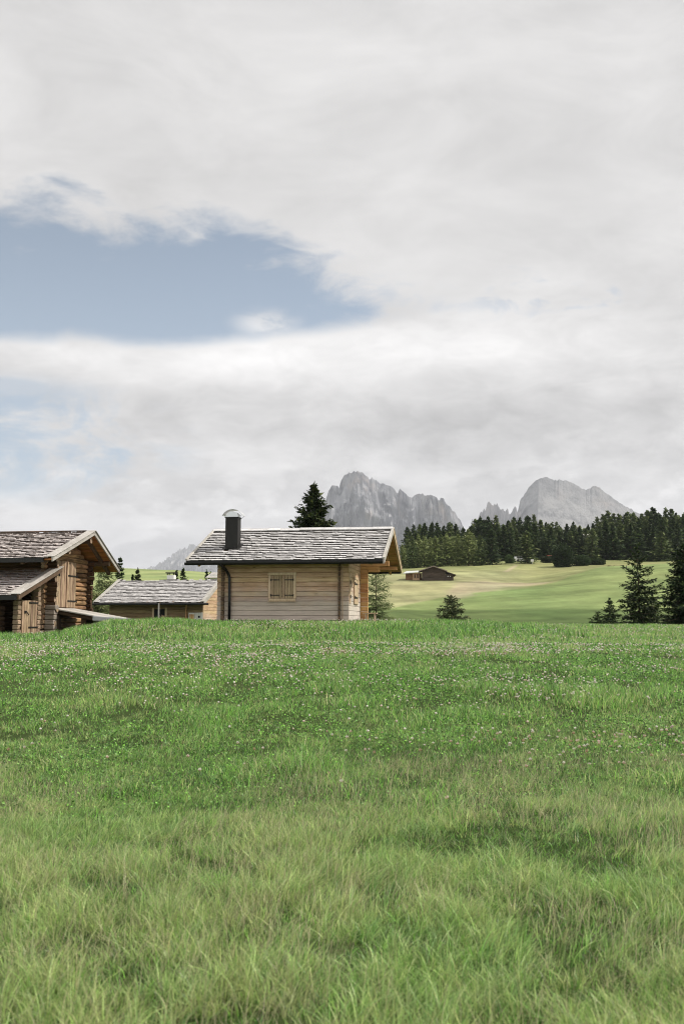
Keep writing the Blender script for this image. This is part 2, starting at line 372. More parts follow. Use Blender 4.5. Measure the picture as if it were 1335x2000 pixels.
def build_ground():
    xs = np.concatenate([np.arange(0, 14, .3), np.arange(14, 140, .9), 140 + np.geomspace(1.5, 9000, 60)])
    xs = np.concatenate([-xs[:0:-1], xs])
    ys = np.concatenate([np.arange(-30, 52, .35), np.arange(52, 128, 1.0), np.arange(128, 300, .8), np.geomspace(301, 14000, 90)])
    X, Y = np.meshgrid(xs, ys); Z = ground(X, Y)
    nx, ny = len(xs), len(ys)
    idx = np.arange(nx * ny).reshape(ny, nx)
    q = np.stack([idx[:-1, :-1], idx[:-1, 1:], idx[1:, 1:], idx[1:, :-1]], -1).reshape(-1, 4)
    # crop cover: each meadow has its own grass
    U = uof(X, Y); D = Y
    n1 = fbm(X / 9, Y / 9, 4, 3); n2 = fbm(X / 2.2, Y / 2.2, 4, 4)
    green = np.array((.172, .216, .083)); lush = np.array((.080, .150, .036)); dry = np.array((.268, .270, .138)); tan = np.array((.335, .275, .195)); soil = np.array((.040, .060, .018))
    C = green[None, None] * (0.85 + 0.3 * n1[..., None])
    C = C * (0.9 + 0.2 * n2[..., None])
    edge = np.interp(U, [-600, 430, 660, 760, 880, 1030, 1200, 1335, 1900], [300, 300, 160, 152, 169, 181, 227, 228, 228]) + (fbm(X / 6, Y / 6, 2, 6) - .5) * 3
    hay = sm(-1.5, 1.5, D - edge) * sm(480, 300, D)
    # mowing swaths run down the slope
    sw = 0.5 + 0.5 * np.sin((X * 0.95 + Y * 0.25) * 1.05 + 2.5 * fbm(X / 14, Y / 14, 2, 8))
    fall = np.array((.205, .215, .088))
    hcol = dry * (0.72 + .5 * n1[..., None]) * (0.90 + 0.16 * sw[..., None]); fw = .8 * np.maximum(sm(212, 240, D), sm(960, 1060, U) * .8)[..., None]; hcol = hcol * (1 - fw) + fall * (.75 + .5 * n1[..., None]) * fw
    C = C * (1 - hay[..., None]) + hcol * hay[..., None]
    # the raked tan patch and the farm track, laid out on the slope
    P = [(888, 163), (872, 171), (893, 192), (935, 196), (1000, 198), (1085, 199), (1050, 192), (1010, 185), (945, 176)]
    w = np.zeros(U.shape)
    jx = (fbm(X / 4, Y / 4, 3, 12) - .5) * 16; jd = (fbm(X / 4, Y / 4, 3, 13) - .5) * 5
    for ou, od in ((0, 0), (5, 0), (-5, 0), (0, 2), (0, -2)): w += in_poly(U + ou + jx, D + od + jd, P) / 6.4
    w = w * .8
    C = C * (1 - w[..., None]) + (tan * (.8 + .4 * n2[..., None])) * w[..., None]
    tw = in_poly(U, D, [(984, 222), (993, 222), (1014, 241), (1006, 241)]) * 1.0
    C = C * (1 - .7 * tw[..., None]) + tan * 1.05 * .7 * tw[..., None]
    # valley strip tinted a darker green
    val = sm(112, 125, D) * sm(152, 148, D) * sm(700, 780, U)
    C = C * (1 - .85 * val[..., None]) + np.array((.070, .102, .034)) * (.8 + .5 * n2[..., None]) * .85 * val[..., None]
    hillL = sm(480, 420, U) * sm(120, 260, D); hl = np.where((n1 > .5)[..., None], green * 1.15, dry * .8) ; hl = green * (1.15 - n1[..., None] * .5) + dry * n1[..., None] * .55
    C = C * (1 - hillL[..., None]) + hl * hillL[..., None]
    st = fbm((X * .93 + Y * .37) / 30, (Y * .93 - X * .37) / 3.2, 4, 61); st2 = fbm(X / 3.1, Y / 3.1, 3, 62)
    C = C * (1 + ((st - .5) * .75 + (st2 - .5) * .45) * sm(90, 140, D) )[..., None] * (1 + (fbm(X / 16, Y / 16, 3, 63) - .5)[..., None] * np.array((.42, .22, .30)) * sm(90, 140, D)[..., None])
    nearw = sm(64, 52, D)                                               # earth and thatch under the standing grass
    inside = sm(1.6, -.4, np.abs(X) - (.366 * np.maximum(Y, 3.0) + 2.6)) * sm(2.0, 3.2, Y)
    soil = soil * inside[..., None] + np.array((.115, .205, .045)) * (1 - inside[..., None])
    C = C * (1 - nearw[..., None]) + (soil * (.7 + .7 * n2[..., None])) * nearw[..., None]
    m, N, b, _ = mat_new('meadow_ground')
    a = N.new('ShaderNodeAttribute', attribute_name='col'); oc = N.coord('Object')
    f1 = N.noise(oc, 0.9, 8, 0.65); f2 = N.noise(N.mapv(oc, (1, .35, 1)), 0.16, 4, 0.55)
    c = N.mix(1.0, a.outputs['Color'], N.mix(f1, (.72, .74, .66), (1.3, 1.27, 1.35)), 'MULTIPLY')
    c = N.mix(1.0, c, N.mix(f2, (.82, .86, .8), (1.2, 1.16, 1.2)), 'MULTIPLY')
    N.link(c, b.inputs['Base Color']); b.inputs['Roughness'].default_value = 0.9; b.inputs['Specular IOR Level'].default_value = .05
    bump(N, b, N.noise(oc, 2.2, 6, .7), .6, .12)
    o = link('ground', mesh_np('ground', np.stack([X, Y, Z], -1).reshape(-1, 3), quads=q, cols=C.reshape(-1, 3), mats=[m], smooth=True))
    tag(o, 'rolling alpine meadow with mown hillside fields', None, None, 'structure')
build_ground()

# ------------------------------------------------------------------ mountains
def rock_mat(name, c1, c2, warm, scale, streak=1.0, scree=None, cleft=.55):
    m, N, b, _ = mat_new(name); oc = N.coord('Object')
    n = N.noise(N.mapv(oc, (1, 1, .22 * streak + .0001)), .012 * scale, 9, .66, .5)
    l = N.noise(oc, .0032 * scale, 5, .6, .5)
    c = N.mix(N.rng(n, .32, .68), c1, c2)
    w = N.noise(N.mapv(oc, (1, 1, .5), (40, 0, 0)), .009 * scale, 5, .6, .4)
    c = N.mix(N.math('MULTIPLY', N.math('MULTIPLY', N.rng(l, .46, .64), N.rng(w, .45, .62)), .9), c, warm)
    k = N.noise(N.mapv(oc, (1, 1, .16 * streak), (0, 90, 0)), .0075 * scale, 4, .55, .8)   # dark clefts, relief shading put into the rock colour
    k = N.math('SUBTRACT', 1.0, N.rng(N.math('ABSOLUTE', N.math('SUBTRACT', k, .5)), 0.0, .030))
    c = N.mix(N.math('MULTIPLY', k, cleft), c, tuple(x * .45 for x in c1))
    if scree:
        geo = N.new('ShaderNodeNewGeometry'); sp = N.new('ShaderNodeSeparateXYZ'); N.link(geo.outputs['Normal'], sp.inputs[0])
        c = N.mix(N.rng(sp.outputs[2], .45, .75), c, scree)
    N.link(c, b.inputs['Base Color']); b.inputs['Roughness'].default_value = .95; b.inputs['Specular IOR Level'].default_value = .05
    bump(N, b, N.noise(N.mapv(oc, (1, 1, .35)), .03 * scale, 8, .7), .8, 22.0)
    return m

def ridged(x, y, o=5, seed=0):
    s = 0; a = 1.0; t = 0
    for i in range(o):
        s = s + a * (1 - np.abs(2 * vnoise(x * 2.1 ** i + 13.7 * i + seed * 7.7, y * 2.1 ** i + 5.1 * i + seed * 3.3) - 1)); t += a; a *= .5
    return s / t

def mountain(name, label, prof, d, mat, cliff=.62, flute=60., run=420., jag=8., seed=0, slope_dir=0.0, step=1.2):
    us = np.arange(prof[0][0], prof[-1][0], step)
    pv = np.interp(us, [p[0] for p in prof], [p[1] for p in prof])
    flute = np.interp(us, *zip(*flute)) if isinstance(flute, (list, tuple)) else np.full(len(us), float(flute))
    xr = np.array([at(u, 1100, d).x for u in us]); zr = np.array([zv(v, d) for v in pv])
    zr = zr + (ridged(us / 9.0, us * 0 + seed, 4, seed) - .55) * jag * 1.2 + (vnoise(us / 2.1, us * 0 + seed + .5) - .5) * jag * .9 + (vnoise(us / 4.7, us * 0 + seed + 4.5) - .5) * jag
    nv = 110
    kk = np.exp(-np.linspace(-2.2, 2.2, 81) ** 2); kk /= kk.sum(); zsm = np.convolve(np.pad(zr, 40, mode='edge'), kk, mode='valid'); zpeak = zr.max(); zr0 = zr; fade = 1.0 if flute.min() < 20 else .45
    tt = np.concatenate([np.linspace(0, 1, nv), ])
    V_, Q = [], []
    for side in (-1, 1):
        rows = []
        for t in tt:
            # height falls first as a cliff, then as scree
            m_ = min(1, t * 3.0) * fade; zr = zr0 * (1 - m_) + zsm * m_
            hfrac = np.where(t < .6, 1 - cliff * (t / .6), (1 - cliff) * (1 - (t - .6) / .4))
            yoff = np.where(t < .6, run * .28 * (t / .6) ** 1.1, run * .28 + run * .95 * (t - .6) / .4)
            z = 5 + (zr - 5) * hfrac
            amp = flute * min(1, t * 4) * (1.0 if t < .6 else max(.25, 1 - (t - .6) * 2.2))
            soft = (fbm(xr / 140., np.full(len(xr), t * 4. + seed), 4, seed + 11) - .5) * 70. * min(1, t * 3)
            r = ridged(xr / 95.0, np.full(len(xr), t * 1.3 + seed), 5, seed + 2) - .5
            big = fbm(xr / 330., np.full(len(xr), t * 1.1 + seed * 2.), 3, seed + 5) - .5
            y = d + side * (yoff * (.75 + .5 * (zr / zpeak))) - side * (r * amp + big * amp * 2.6 + soft)
            led = (fbm(xr / 60., np.full(len(xr), t * 16.), 3, seed + 9) - .5) * flute * .35 * min(1, t * 6)
            x = xr + (vnoise(xr / 40. + 3, np.full(len(xr), t * 6.)) - .5) * 14 * min(1, t * 4) + slope_dir * yoff
            rows.append(np.stack([x, y + led, z], -1))
        G = np.array(rows); b = sum(len(v) for v in V_); V_.append(G.reshape(-1, 3))
        n = len(us); idx = b + np.arange(nv * n).reshape(nv, n)
        q = np.stack([idx[:-1, :-1], idx[1:, :-1], idx[1:, 1:], idx[:-1, 1:]], -1).reshape(-1, 4)
        Q.append(q if side < 0 else q[:, ::-1])
    o = link(name, mesh_np(name, np.concatenate(V_), quads=np.concatenate(Q), mats=[mat], smooth=False))
    return tag(o, label, None, None, 'structure')

ROCK1 = rock_mat('limestone_cliff', (.080, .082, .098), (.285, .285, .30), (.34, .28, .245), 1.0, 1.0, (.30, .30, .305), .8)
ROCK2 = rock_mat('pale_dome_rock', (.155, .155, .16), (.285, .28, .28), (.30, .27, .25), 1.0, 6.0, (.285, .28, .275), 0.25)
ROCK3 = rock_mat('spire_rock', (.16, .155, .16), (.33, .315, .31), (.42, .34, .29), 1.4, .8, (.38, .36, .35))
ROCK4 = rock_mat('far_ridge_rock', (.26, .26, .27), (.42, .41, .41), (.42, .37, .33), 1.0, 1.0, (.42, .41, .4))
M1 = [(540, 1120), (585, 1075), (612, 1045), (628, 1015), (634, 990), (637, 972), (641, 957), (648, 949), (659, 947), (662, 951), (666, 938), (672, 929), (680, 925), (692, 922), (700, 921.5), (708, 923), (716, 930), (722, 938), (726, 933), (733, 938), (742, 943), (755, 946), (763, 949), (769, 955), (774, 964), (777, 967), (781, 955), (787, 959), (796, 968), (804, 971), (812, 966), (826, 965), (842, 968), (853, 972), (858, 978), (862, 974), (867, 974), (872, 984), (882, 995), (892, 1006), (900, 1018), (908, 1040), (925, 1075), (950, 1115), (1000, 1150)]
mountain('mountain', 'massive grey fluted rock massif rising right behind the cabin roof', M1, 6000, ROCK1, .66, 190., 430., 11., 1)
M2 = [(895, 1075), (912, 1040), (921, 1028), (923, 1017), (926, 1022), (931, 1018), (937, 1004), (943, 998), (946, 991), (949, 1000), (953, 984), (957, 979.5), (960, 983), (964, 984), (969, 987), (974, 986), (978, 996), (983, 994), (988, 997), (992, 994), (996, 1004), (1001, 1003), (1006, 989), (1009, 992), (1012, 1002), (1018, 998), (1026, 1010), (1040, 1040), (1060, 1080), (1085, 1120)]
mountain('mountain', 'cluster of thin jagged pinkish rock spires left of the pale dome peak', M2, 6900, ROCK3, .72, 70., 360., 26., 3, 0, .6)
M3 = [(985, 1075), (1003, 1030), (1010, 1006), (1014, 992), (1017, 978), (1024, 968), (1030, 960), (1037, 950), (1048, 941), (1056, 935.5), (1067, 932.5), (1075, 934), (1085, 938), (1096, 937.5), (1112, 939), (1126, 946), (1140, 955), (1150, 957), (1158, 952), (1166, 950), (1172, 953), (1180, 959), (1192, 968), (1206, 978), (1222, 989), (1240, 998), (1262, 1007), (1300, 1025), (1380, 1060), (1480, 1110)]
mountain('mountain', 'pale smooth rounded dome peak right of the jagged spires', M3, 6500, ROCK2, .42, [(1000, 150), (1038, 130), (1056, 6), (1300, 6)], 900., 10., 5, -.35)
M4 = [(150, 1135), (250, 1120), (296, 1111), (310, 1104), (318, 1099), (325, 1098), (326, 1089), (332, 1086), (345, 1080), (352, 1073), (360, 1071), (374, 1066), (392, 1062), (430, 1052), (480, 1044), (540, 1050), (600, 1066), (680, 1100), (740, 1140)]
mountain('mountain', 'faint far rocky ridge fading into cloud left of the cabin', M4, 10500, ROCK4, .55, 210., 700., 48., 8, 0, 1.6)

# ------------------------------------------------------------------ building materials
W_FRONT = wood('larch_boards', (.33, .205, .11), (.56, .39, .245), 'X', .7, .20, (.55, 1.75, (.48, .40, .335)), .85, 1.0, .25)
W_SIDE = wood('larch_boards_side', (.36, .23, .13), (.60, .43, .28), 'Y', .7, .14, (.5, 1.9, (.62, .55, .48)), .5)
W_ORANGE = wood('fresh_larch', (.36, .18, .07), (.58, .34, .15), 'X', .65, .2, None, .6)
W_ORANGE_Y = wood('fresh_larch_rafters', (.34, .18, .08), (.56, .34, .16), 'Y', .65, .2, None, .5)
W_FRAME = wood('pale_larch_trim', (.40, .285, .18), (.58, .45, .31), 'Z', .65, .15)
W_SHUT = wood('shutter_boards', (.21, .148, .088), (.37, .27, .17), 'Z', .6, .25)
W_GREYB = wood('weathered_trim', (.26, .24, .21), (.45, .425, .39), 'Y', .8, .15)
W_GREYX = wood('weathered_planks', (.28, .26, .235), (.52, .49, .45), 'X', .85, .35)
SHINGLE = wood('larch_shingles', (.46, .445, .435), (.64, .62, .61), 'Y', .85, .20, None, 0, .6, .2, 0.0)
SHINGLE_OLD = wood('old_larch_shingles', (.42, .37, .345), (.66, .605, .58), 'Y', .85, .30, None, 0, .6, .3, 0.01)
SHINGLE_MID = wood('grey_shingles', (.33, .315, .305), (.58, .56, .545), 'Y', .85, .35, None, 0, .6, .3, 0.01)
BUTT = plain('shingle_end_grain_shade', (.13, .12, .112), .9, 0, .4, 12, .1)
BUTT3 = plain('old_shingle_end_grain_shade', (.19, .155, .14), .9, 0, .4, 12, .1)
BUTT2 = plain('grey_shingle_end_grain_shade', (.22, .205, .20), .9, 0, .3, 12, .1)
W_DARK = wood('dark_old_beam', (.055, .036, .022), (.14, .09, .055), 'X', .85, .3)  # dark timber for beams, joints and backing
L_X = wood('barn_logs_eave_shade', (.030, .016, .009), (.105, .056, .028), 'X', .85, .6, (-1.2, .5, (.085, .066, .052)), .4)  # dark logs, with the shade under the eaves put into their colour
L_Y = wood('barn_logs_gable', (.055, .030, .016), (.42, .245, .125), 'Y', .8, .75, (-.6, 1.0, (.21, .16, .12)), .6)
L_END = wood('log_ends', (.14, .092, .056), (.40, .30, .205), 'X', .85, .5)
B_DOOR = wood('barn_door_planks', (.12, .075, .042), (.46, .33, .22), 'Z', .8, .45, None, .3)
SOFFIT = wood('roof_boarding', (.20, .075, .022), (.46, .20, .06), 'X', .75, .25)
FAR_DARK = wood('dark_barn_boards', (.035, .026, .020), (.085, .065, .05), 'X', .9, .4)
FAR_WARM = wood('warm_barn_boards', (.11, .06, .03), (.24, .14, .075), 'X', .9, .3)
BLACKM = plain('black_sheet_metal', (.012, .011, .011), .45, 0.0, .3, 8, .3)
CHIM = plain('dark_brown_chimney_cladding', (.008, .007, .006), .55, 0, .3, 3, .3)
CAPM = plain('light_sheet_metal', (.62, .63, .64), .35, .75, .12, 9, .5)
IRON = plain('wrought_iron', (.012, .011, .010), .6, 0, .3, 20)
WHITEP = plain('white_limewash', (.66, .65, .62), .8, 0, .12, 12)
STONE = plain('grey_stone', (.34, .34, .345), .85, 0, .25, 9)
GLASS = plain('dark_window_glass', (.02, .022, .025), .1, 0, .2, 4, .6)

def slope_shingles(mb, x0, x1, y0, z0, y1, z1, row=.165, wmin=.08, wmax=.2, th=.026, jit=.03, skip=None):
    """courses of split shingles on the slope from the eave (y0, z0) up to the ridge (y1, z1)"""
    s = Vector((0, y1 - y0, z1 - z0)); S = s.length; s.normalize(); n = Vector((0, -s.z, s.y)) if y1 > y0 else Vector((0, s.z, -s.y))
    if n.z < 0: n = -n
    nr = int(S / row); row = S / nr
    for r in range(nr + 1):
        x = x0 + random.uniform(-.06, 0); wav = random.random() * 6
        while x < x1:
            w = random.uniform(wmin, wmax); xe = min(x + w, x1)
            xs = max(x, x0)
            if xe - xs > .02:
                a = r * row - .02 + random.uniform(-jit, jit) + .014 * math.sin(x * 1.7 + wav) + .009 * math.sin(x * 4.3 + 2 * wav)
                if r == 0: a = -.03 + random.uniform(-.015, .015)
                b = min(a + row * 1.75, S)
                t = th * random.uniform(.8, 1.25); lift = .062 + random.uniform(-.008, .020)
                if a < S - .02:
                    pa, pb = Vector((0, y0, z0)) + s * a, Vector((0, y0, z0)) + s * b
                    g = .004; tl = random.uniform(-.006, .006)
                    X0, X1 = Vector((xs + g, 0, 0)), Vector((xe - g, 0, 0))
                    if not skip or not skip((xs + xe) / 2, (pa.y + pb.y) / 2):
                        k0 = len(mb.m)
                        mb.hexa((X0 + pa + n * (lift + tl), X1 + pa + n * (lift - tl), X1 + pb + n * .004, X0 + pb + n * .004,
                                 X0 + pa + n * (lift + t + tl), X1 + pa + n * (lift + t - tl), X1 + pb + n * (.004 + t * .35), X0 + pb + n * (.004 + t * .35)))
                        mb.m[k0 + 2] = 1; mb.m[k0] = 1                  # dark end grain and underside, painting in the shade below each course
            x = xe if xe > x else x + .05

def slab(mb, x0, x1, y0, z0, y1, z1, th, mat=0):
    """boarding of one slope: separate boards along X so that the underside reads as planks"""
    s = Vector((0, y1 - y0, z1 - z0)); S = s.length; s.normalize(); n = Vector((0, -s.z, s.y))
    if n.z < 0: n = -n
    k = max(3, int(S / .19)); o = Vector((0, y0, z0))
    for i in range(k):
        a, b = o + s * (S * i / k + .004), o + s * (S * (i + 1) / k - .004)
        dz = n * random.uniform(-.003, .003)
        p = [Vector((x0, 0, 0)) + a - n * th, Vector((x1, 0, 0)) + a - n * th, Vector((x1, 0, 0)) + b - n * th, Vector((x0, 0, 0)) + b - n * th]
        mb.hexa([q + dz for q in p] + [Vector((q.x, q.y, q.z)) + n * th for q in p], mat)

def planks_x(mb, x0, x1, y0, y1, z0, z1, h, mat=0, jit=.006):
    k = max(1, round((z1 - z0) / h)); h = (z1 - z0) / k
    for i in range(k):
        j = random.uniform(-jit, jit)
        mb.box(x0, x1, y0 + j, y1 + j, z0 + i * h + .004, z0 + (i + 1) * h - .004, mat)
def planks_y(mb, y0, y1, x0, x1, z0, z1, h, mat=0, jit=.006):
    k = max(1, round((z1 - z0) / h)); h = (z1 - z0) / k
    for i in range(k):
        j = random.uniform(-jit, jit)
        mb.box(x0 + j, x1 + j, y0, y1, z0 + i * h + .004, z0 + (i + 1) * h - .004, mat)

def plank_door(name, parent, x0, x1, z0, z1, y, mat, n, axis='X', th=.05, label=None):
    """upright boards; axis X: the door faces -Y at depth y; axis Y: it spans local Y and faces +X at x=y"""
    m = MB(); w = (x1 - x0) / n
    for i in range(n):
        j = random.uniform(-.008, .008); a, b = x0 + i * w + .008, x0 + (i + 1) * w - .008
        zt = z1 + random.uniform(-.012, .012)
        if axis == 'X': m.box(a, b, y - th + j, y + j, z0, zt)
        else: m.box(y + j, y + th + j, a, b, z0, zt)
    o = m.build(name, mat, parent, bevel=.006)
    if label: o['label'] = label
    return o

# ------------------------------------------------------------------ the cabin in the middle
def build_cabin():
    th = R(8.2)
    root = empty('log_cabin', 'pale larch cabin with shuttered window and black chimney in the middle of the meadow', 'cabin', (-5.11, 40.9, 1.605), -th)
    EZ, RZ, Y0, YR, Y1, XA, XB = 2.41, 3.98, -.8, 3.3, 7.4, -1.07, 6.93
    # front wall: squared logs laid flat
    m = MB(); planks_x(m, 0, 5.44, 0, .14, .06, 2.58, .197); m.build('front_wall', W_FRONT, root, bevel=.014)
    m = MB(); planks_y(m, .14, 6.5, 5.28, 5.42, .06, 2.6, .2)
    for i in range(8):                                                 # gable above the plate
        z0 = 2.6 + i * .19; hw = (4.1 - .12) * (RZ - z0 - .22) / (RZ - EZ)
        if hw > .2: m.box(5.28, 5.42, 3.3 - hw, 3.3 + hw, z0 + .004, z0 + .186)
    m.build('gable_wall', W_SIDE, root, bevel=.012)
    m = MB(); planks_y(m, .14, 6.5, 0.0, .14, .06, 2.6, .2)
    for i in range(8):
        z0 = 2.6 + i * .19; hw = (4.1 - .12) * (RZ - z0 - .22) / (RZ - EZ)
        if hw > .2: m.box(0, .14, 3.3 - hw, 3.3 + hw, z0 + .004, z0 + .186)
    m.build('gable_wall', W_SIDE, root, bevel=.012)
    m = MB(); planks_x(m, 0, 5.42, 6.5, 6.64, .06, 2.6, .2); m.build('back_wall', W_FRONT, root, bevel=.012)
    m = MB(); planks_x(m, 5.42, 5.76, 3.84, 4.0, .06, 2.3, .2); m.build('porch_wall', W_ORANGE, root, bevel=.012)
    m = MB(); m.box(.06, 5.36, .05, 6.55, -.5, .055); m.build('foundation', W_DARK, root)
    # crossing log ends near both corners
    for x, y_ in ((.20, 1), (5.02, 1)):
        m = MB()
        for i in range(13):
            z0 = .06 + i * .197
            m.box(x, x + (.12 if x < 1 else .085), -.13 - random.uniform(0, .03), -.006, z0 + .012, z0 + .185)
        m.build('corner_joint', W_DARK, root, bevel=.012)
    m = MB(); m.box(5.17, 5.2, -.035, -.008, .0, 2.32); m.build('corner_trim', W_FRAME, root)
    # top plates and stepped brackets carrying the overhang
    for a in ((-1.0, 0, 0, .14, 2.44, 2.6), (5.44, 6.2, .0, .14, 2.36, 2.56)):
        m = MB(); m.box(*a); m.build('eave_plate', W_ORANGE, root, bevel=.01)
    m = MB(); m.box(5.42, 6.70, 3.84, 4.02, 2.44, 2.66); m.box(5.42, 6.27, 3.84, 4.02, 2.30, 2.436); m.box(5.77, 6.27, 3.84, 4.02, 2.18, 2.296)
    m.build('bracket', W_ORANGE, root, bevel=.012)
    for y, z in ((3.3, 3.70), (6.57, 2.50), (1.6, 3.10)):
        m = MB(); m.box(XA + .12, XB - .12, y - .08, y + .08, z - .1, z + .06); m.build('purlin', W_ORANGE, root, bevel=.01)
    # window with closed shutters
    wf = MB(); wx0, wx1, wz0, wz1 = 2.14, 3.29, .82, 2.0
    wf.box(wx0, wx0 + .11, -.05, -.007, wz0 + .12, wz1 - .11); wf.box(wx1 - .11, wx1, -.05, -.007, wz0 + .12, wz1 - .11)
    wf.box(wx0 - .02, wx1 + .02, -.055, -.007, wz1 - .107, wz1); wf.box(wx0 + .03, wx1 - .03, -.055, -.007, wz0 + .03, wz0 + .117)
    win = wf.build('window', W_FRAME, root, bevel=.008)
    sl = MB(); sl.box(wx0 - .01, wx1 + .01, -.085, -.007, wz0, wz0 + .027); sl.build('sill', W_FRAME, win, bevel=.005)
    for k in range(2):
        a = wx0 + .115 + k * .465; plank_door('shutter', win, a, a + .455, wz0 + .125, wz1 - .12, -.008, W_SHUT, 4, th=.022)
        for z in (wz0 + .26, wz1 - .30):
            h = MB(); xa, xb = (a - .01, a + .36) if k == 0 else (a + .095, a + .465)
            h.box(xa, xb, -.05, -.034, z - .018, z + .018); xe = xa if k == 0 else xb
            h.tube([(xe, -.05, z - .05), (xe, -.05, z + .05)], .016, 8); h.build('hinge', IRON, win)
    # gable side windows, seen at a slant
    for (y0, y1, z0, z1) in ((1.55, 2.75, .74, 1.88), (.10, .42, .74, 1.88)):
        w = MB(); w.box(5.43, 5.47, y0, y0 + .1, z0, z1); w.box(5.43, 5.47, y1 - .1, y1, z0, z1); w.box(5.43, 5.475, y0 + .1, y1 - .1, z1 - .1, z1); w.box(5.43, 5.475, y0 + .1, y1 - .1, z0, z0 + .1)
        w_ = w.build('side_window', W_FRAME, root, bevel=.006)
        plank_door('shutter', w_, y0 + .105, y1 - .105, z0 + .105, z1 - .105, 5.431, W_FRAME, 4, 'Y', .02)
        for z in (z0 + .28, z1 - .28):
            h = MB(); h.box(5.455, 5.475, y0 + .04, y1 - .12, z - .025, z + .025); h.tube([(5.49, y0 + .08, z - .07), (5.49, y0 + .08, z + .07)], .022, 8); h.build('hinge', IRON, w_)
    # roof
    m = MB(); slab(m, XA, XB, Y0, EZ, YR, RZ, .05); slab(m, XA, XB, Y1, EZ, YR, RZ, .05); roof = m.build('roof', W_ORANGE, root)
    m = MB(); slope_shingles(m, XA + .02, XB - .06, Y0, EZ, YR, RZ, .255, .12, .32, .025, .012, lambda x, y: 0.10 < x < .72 and .60 < y < 1.2)
    slope_shingles(m, XA + .02, XB - .06, Y1, EZ, YR, RZ, .3, .15, .3)
    m.build('shingles', [SHINGLE, BUTT], roof)
    m = MB(); s = (RZ - EZ) / 4.1
    x = XA
    while x < XB - .05:
        xe = min(x + random.uniform(.5, 1.1), XB); dz = random.uniform(-.01, .012)
        for sg in (-1, 1):
            p = [(x, YR - .01 * sg, RZ + .125 + dz), (xe - .006, YR - .01 * sg, RZ + .125 + dz), (xe - .006, YR + sg * .24, RZ + .11 + dz - .24 * s), (x, YR + sg * .24, RZ + .11 + dz - .24 * s)]
            m.prism(p, (0, 0, .028))
        x = xe
    m.build('ridge_boards', SHINGLE, roof)
    for xx in (XA, XB):
        for ya in (Y0, Y1):
            b = MB(); q = .035
            b.prism([(xx - q, ya, EZ - .13), (xx - q, ya, EZ + .075), (xx - q, YR + (.004 if ya > YR else -.004), RZ + .075), (xx - q, YR + (.004 if ya > YR else -.004), RZ - .13)], (2 * q, 0, 0))
            b.prism([(xx - .06, ya, EZ + .078), (xx - .06, ya, EZ + .13), (xx - .06, YR, RZ + .13), (xx - .06, YR, RZ + .078)], (.115, 0, 0))
            b.build('bargeboard', W_GREYB if ya < YR else W_FRAME, roof, bevel=.006)
    for xx in (XB - .5, XA + .5):
        for sg, ya in ((-1, Y0), (1, Y1)):
            b = MB(); b.beam((xx, ya - sg * .05, EZ - .12), (xx, YR + sg * .06, RZ - .13), .10, .14); b.build('rafter', W_ORANGE_Y, roof, bevel=.008)
    # gutters and downpipe
    for ya, sg in ((Y0, -1), (Y1, 1)):
        g = MB(); n = 8
        for (r0, r1) in ((.085, .078),):
            pts = [(ya + sg * (.09 + r0 * math.cos(math.pi * k / n)), EZ - .03 - r0 * 1.25 * math.sin(math.pi * k / n)) for k in range(n + 1)]
            inn = [(ya + sg * (.09 + r1 * math.cos(math.pi * k / n)), EZ - .026 - r1 * 1.15 * math.sin(math.pi * k / n)) for k in range(n + 1)][::-1]
            g.prism([(XA - .04, y, z) for y, z in pts + inn], (XB - XA + .0, 0, 0))
        g.box(XA + .0, XB - .04, min(ya, ya + sg * .035), max(ya, ya + sg * .035), EZ - .13, EZ + .06)
        g.build('gutter', BLACKM, root)
    p = MB(); p.tube([(.36, -.86, 2.36), (.36, -.80, 2.28), (.40, -.30, 2.16), (.50, -.12, 1.95), (.54, -.10, 1.80), (.55, -.10, 1.0), (.55, -.10, .0)], .058, 12)
    p.build('downpipe', BLACKM, root, smooth=True)
    # chimney
    c = MB(); c.box(.14, .68, .65, 1.17, 2.75, 4.34); ch = c.build('chimney', CHIM, root, bevel=.012)
    c = MB(); sz = lambda y: EZ + (y - Y0) * s + .085
    c.prism([(.03, .54, sz(.54)), (.79, .54, sz(.54)), (.79, 1.28, sz(1.28)), (.03, 1.28, sz(1.28))], (0, 0, .02)); c.build('flashing', CHIM, ch)
    c = MB(); c.box(.115, .705, .625, 1.195, 4.343, 4.375); c.build('collar', CHIM, ch)
    c = MB(); n = 14                                                   # rounded hood with an arched plate above it
    prof = [(.41 + .265 * math.cos(math.pi * k / n), 4.377 + .235 * math.sin(math.pi * k / n) ** .8) for k in range(n + 1)]
    c.prism([(x, .66, z) for x, z in prof], (0, .5, 0)); c.build('hood', CAPM, ch)
    c = MB(); arc = [(.41 + .46 * math.cos(R(a)), 4.30 + .42 * math.sin(R(a))) for a in range(22, 159, 8)]; arc2 = [(x, z - .015) for x, z in arc][::-1]
    c.prism([(x, .72, z) for x, z in arc + arc2], (0, .62, 0))
    for x in (.01, .81):
        for y in (.78, 1.25): c.beam((.41 + (x - .41) * .65, y, 4.36), (x, y, 4.47), .02, .02, (0, 1, 0))
    c.build('chimney_cap', CAPM, ch)
    return root
build_cabin()

def build_bench():
    p = on_ground(723, 43.2)
    r = empty('wooden_bench', 'small low wooden bench beside the porch corner of the pale cabin', 'bench', (p.x, p.y, p.z), -R(8.2))
    m = MB(); m.box(-.32, .30, -.16, .0, .36, .41); m.box(-.32, .30, .01, .16, .36, .41); m.build('seat', W_FRAME, r, bevel=.006)
    for x in (-.22, .16):
        m = MB(); m.box(x, x + .06, -.14, .14, -.05, .355); m.build('leg', W_FRAME, r, bevel=.005)
build_bench()

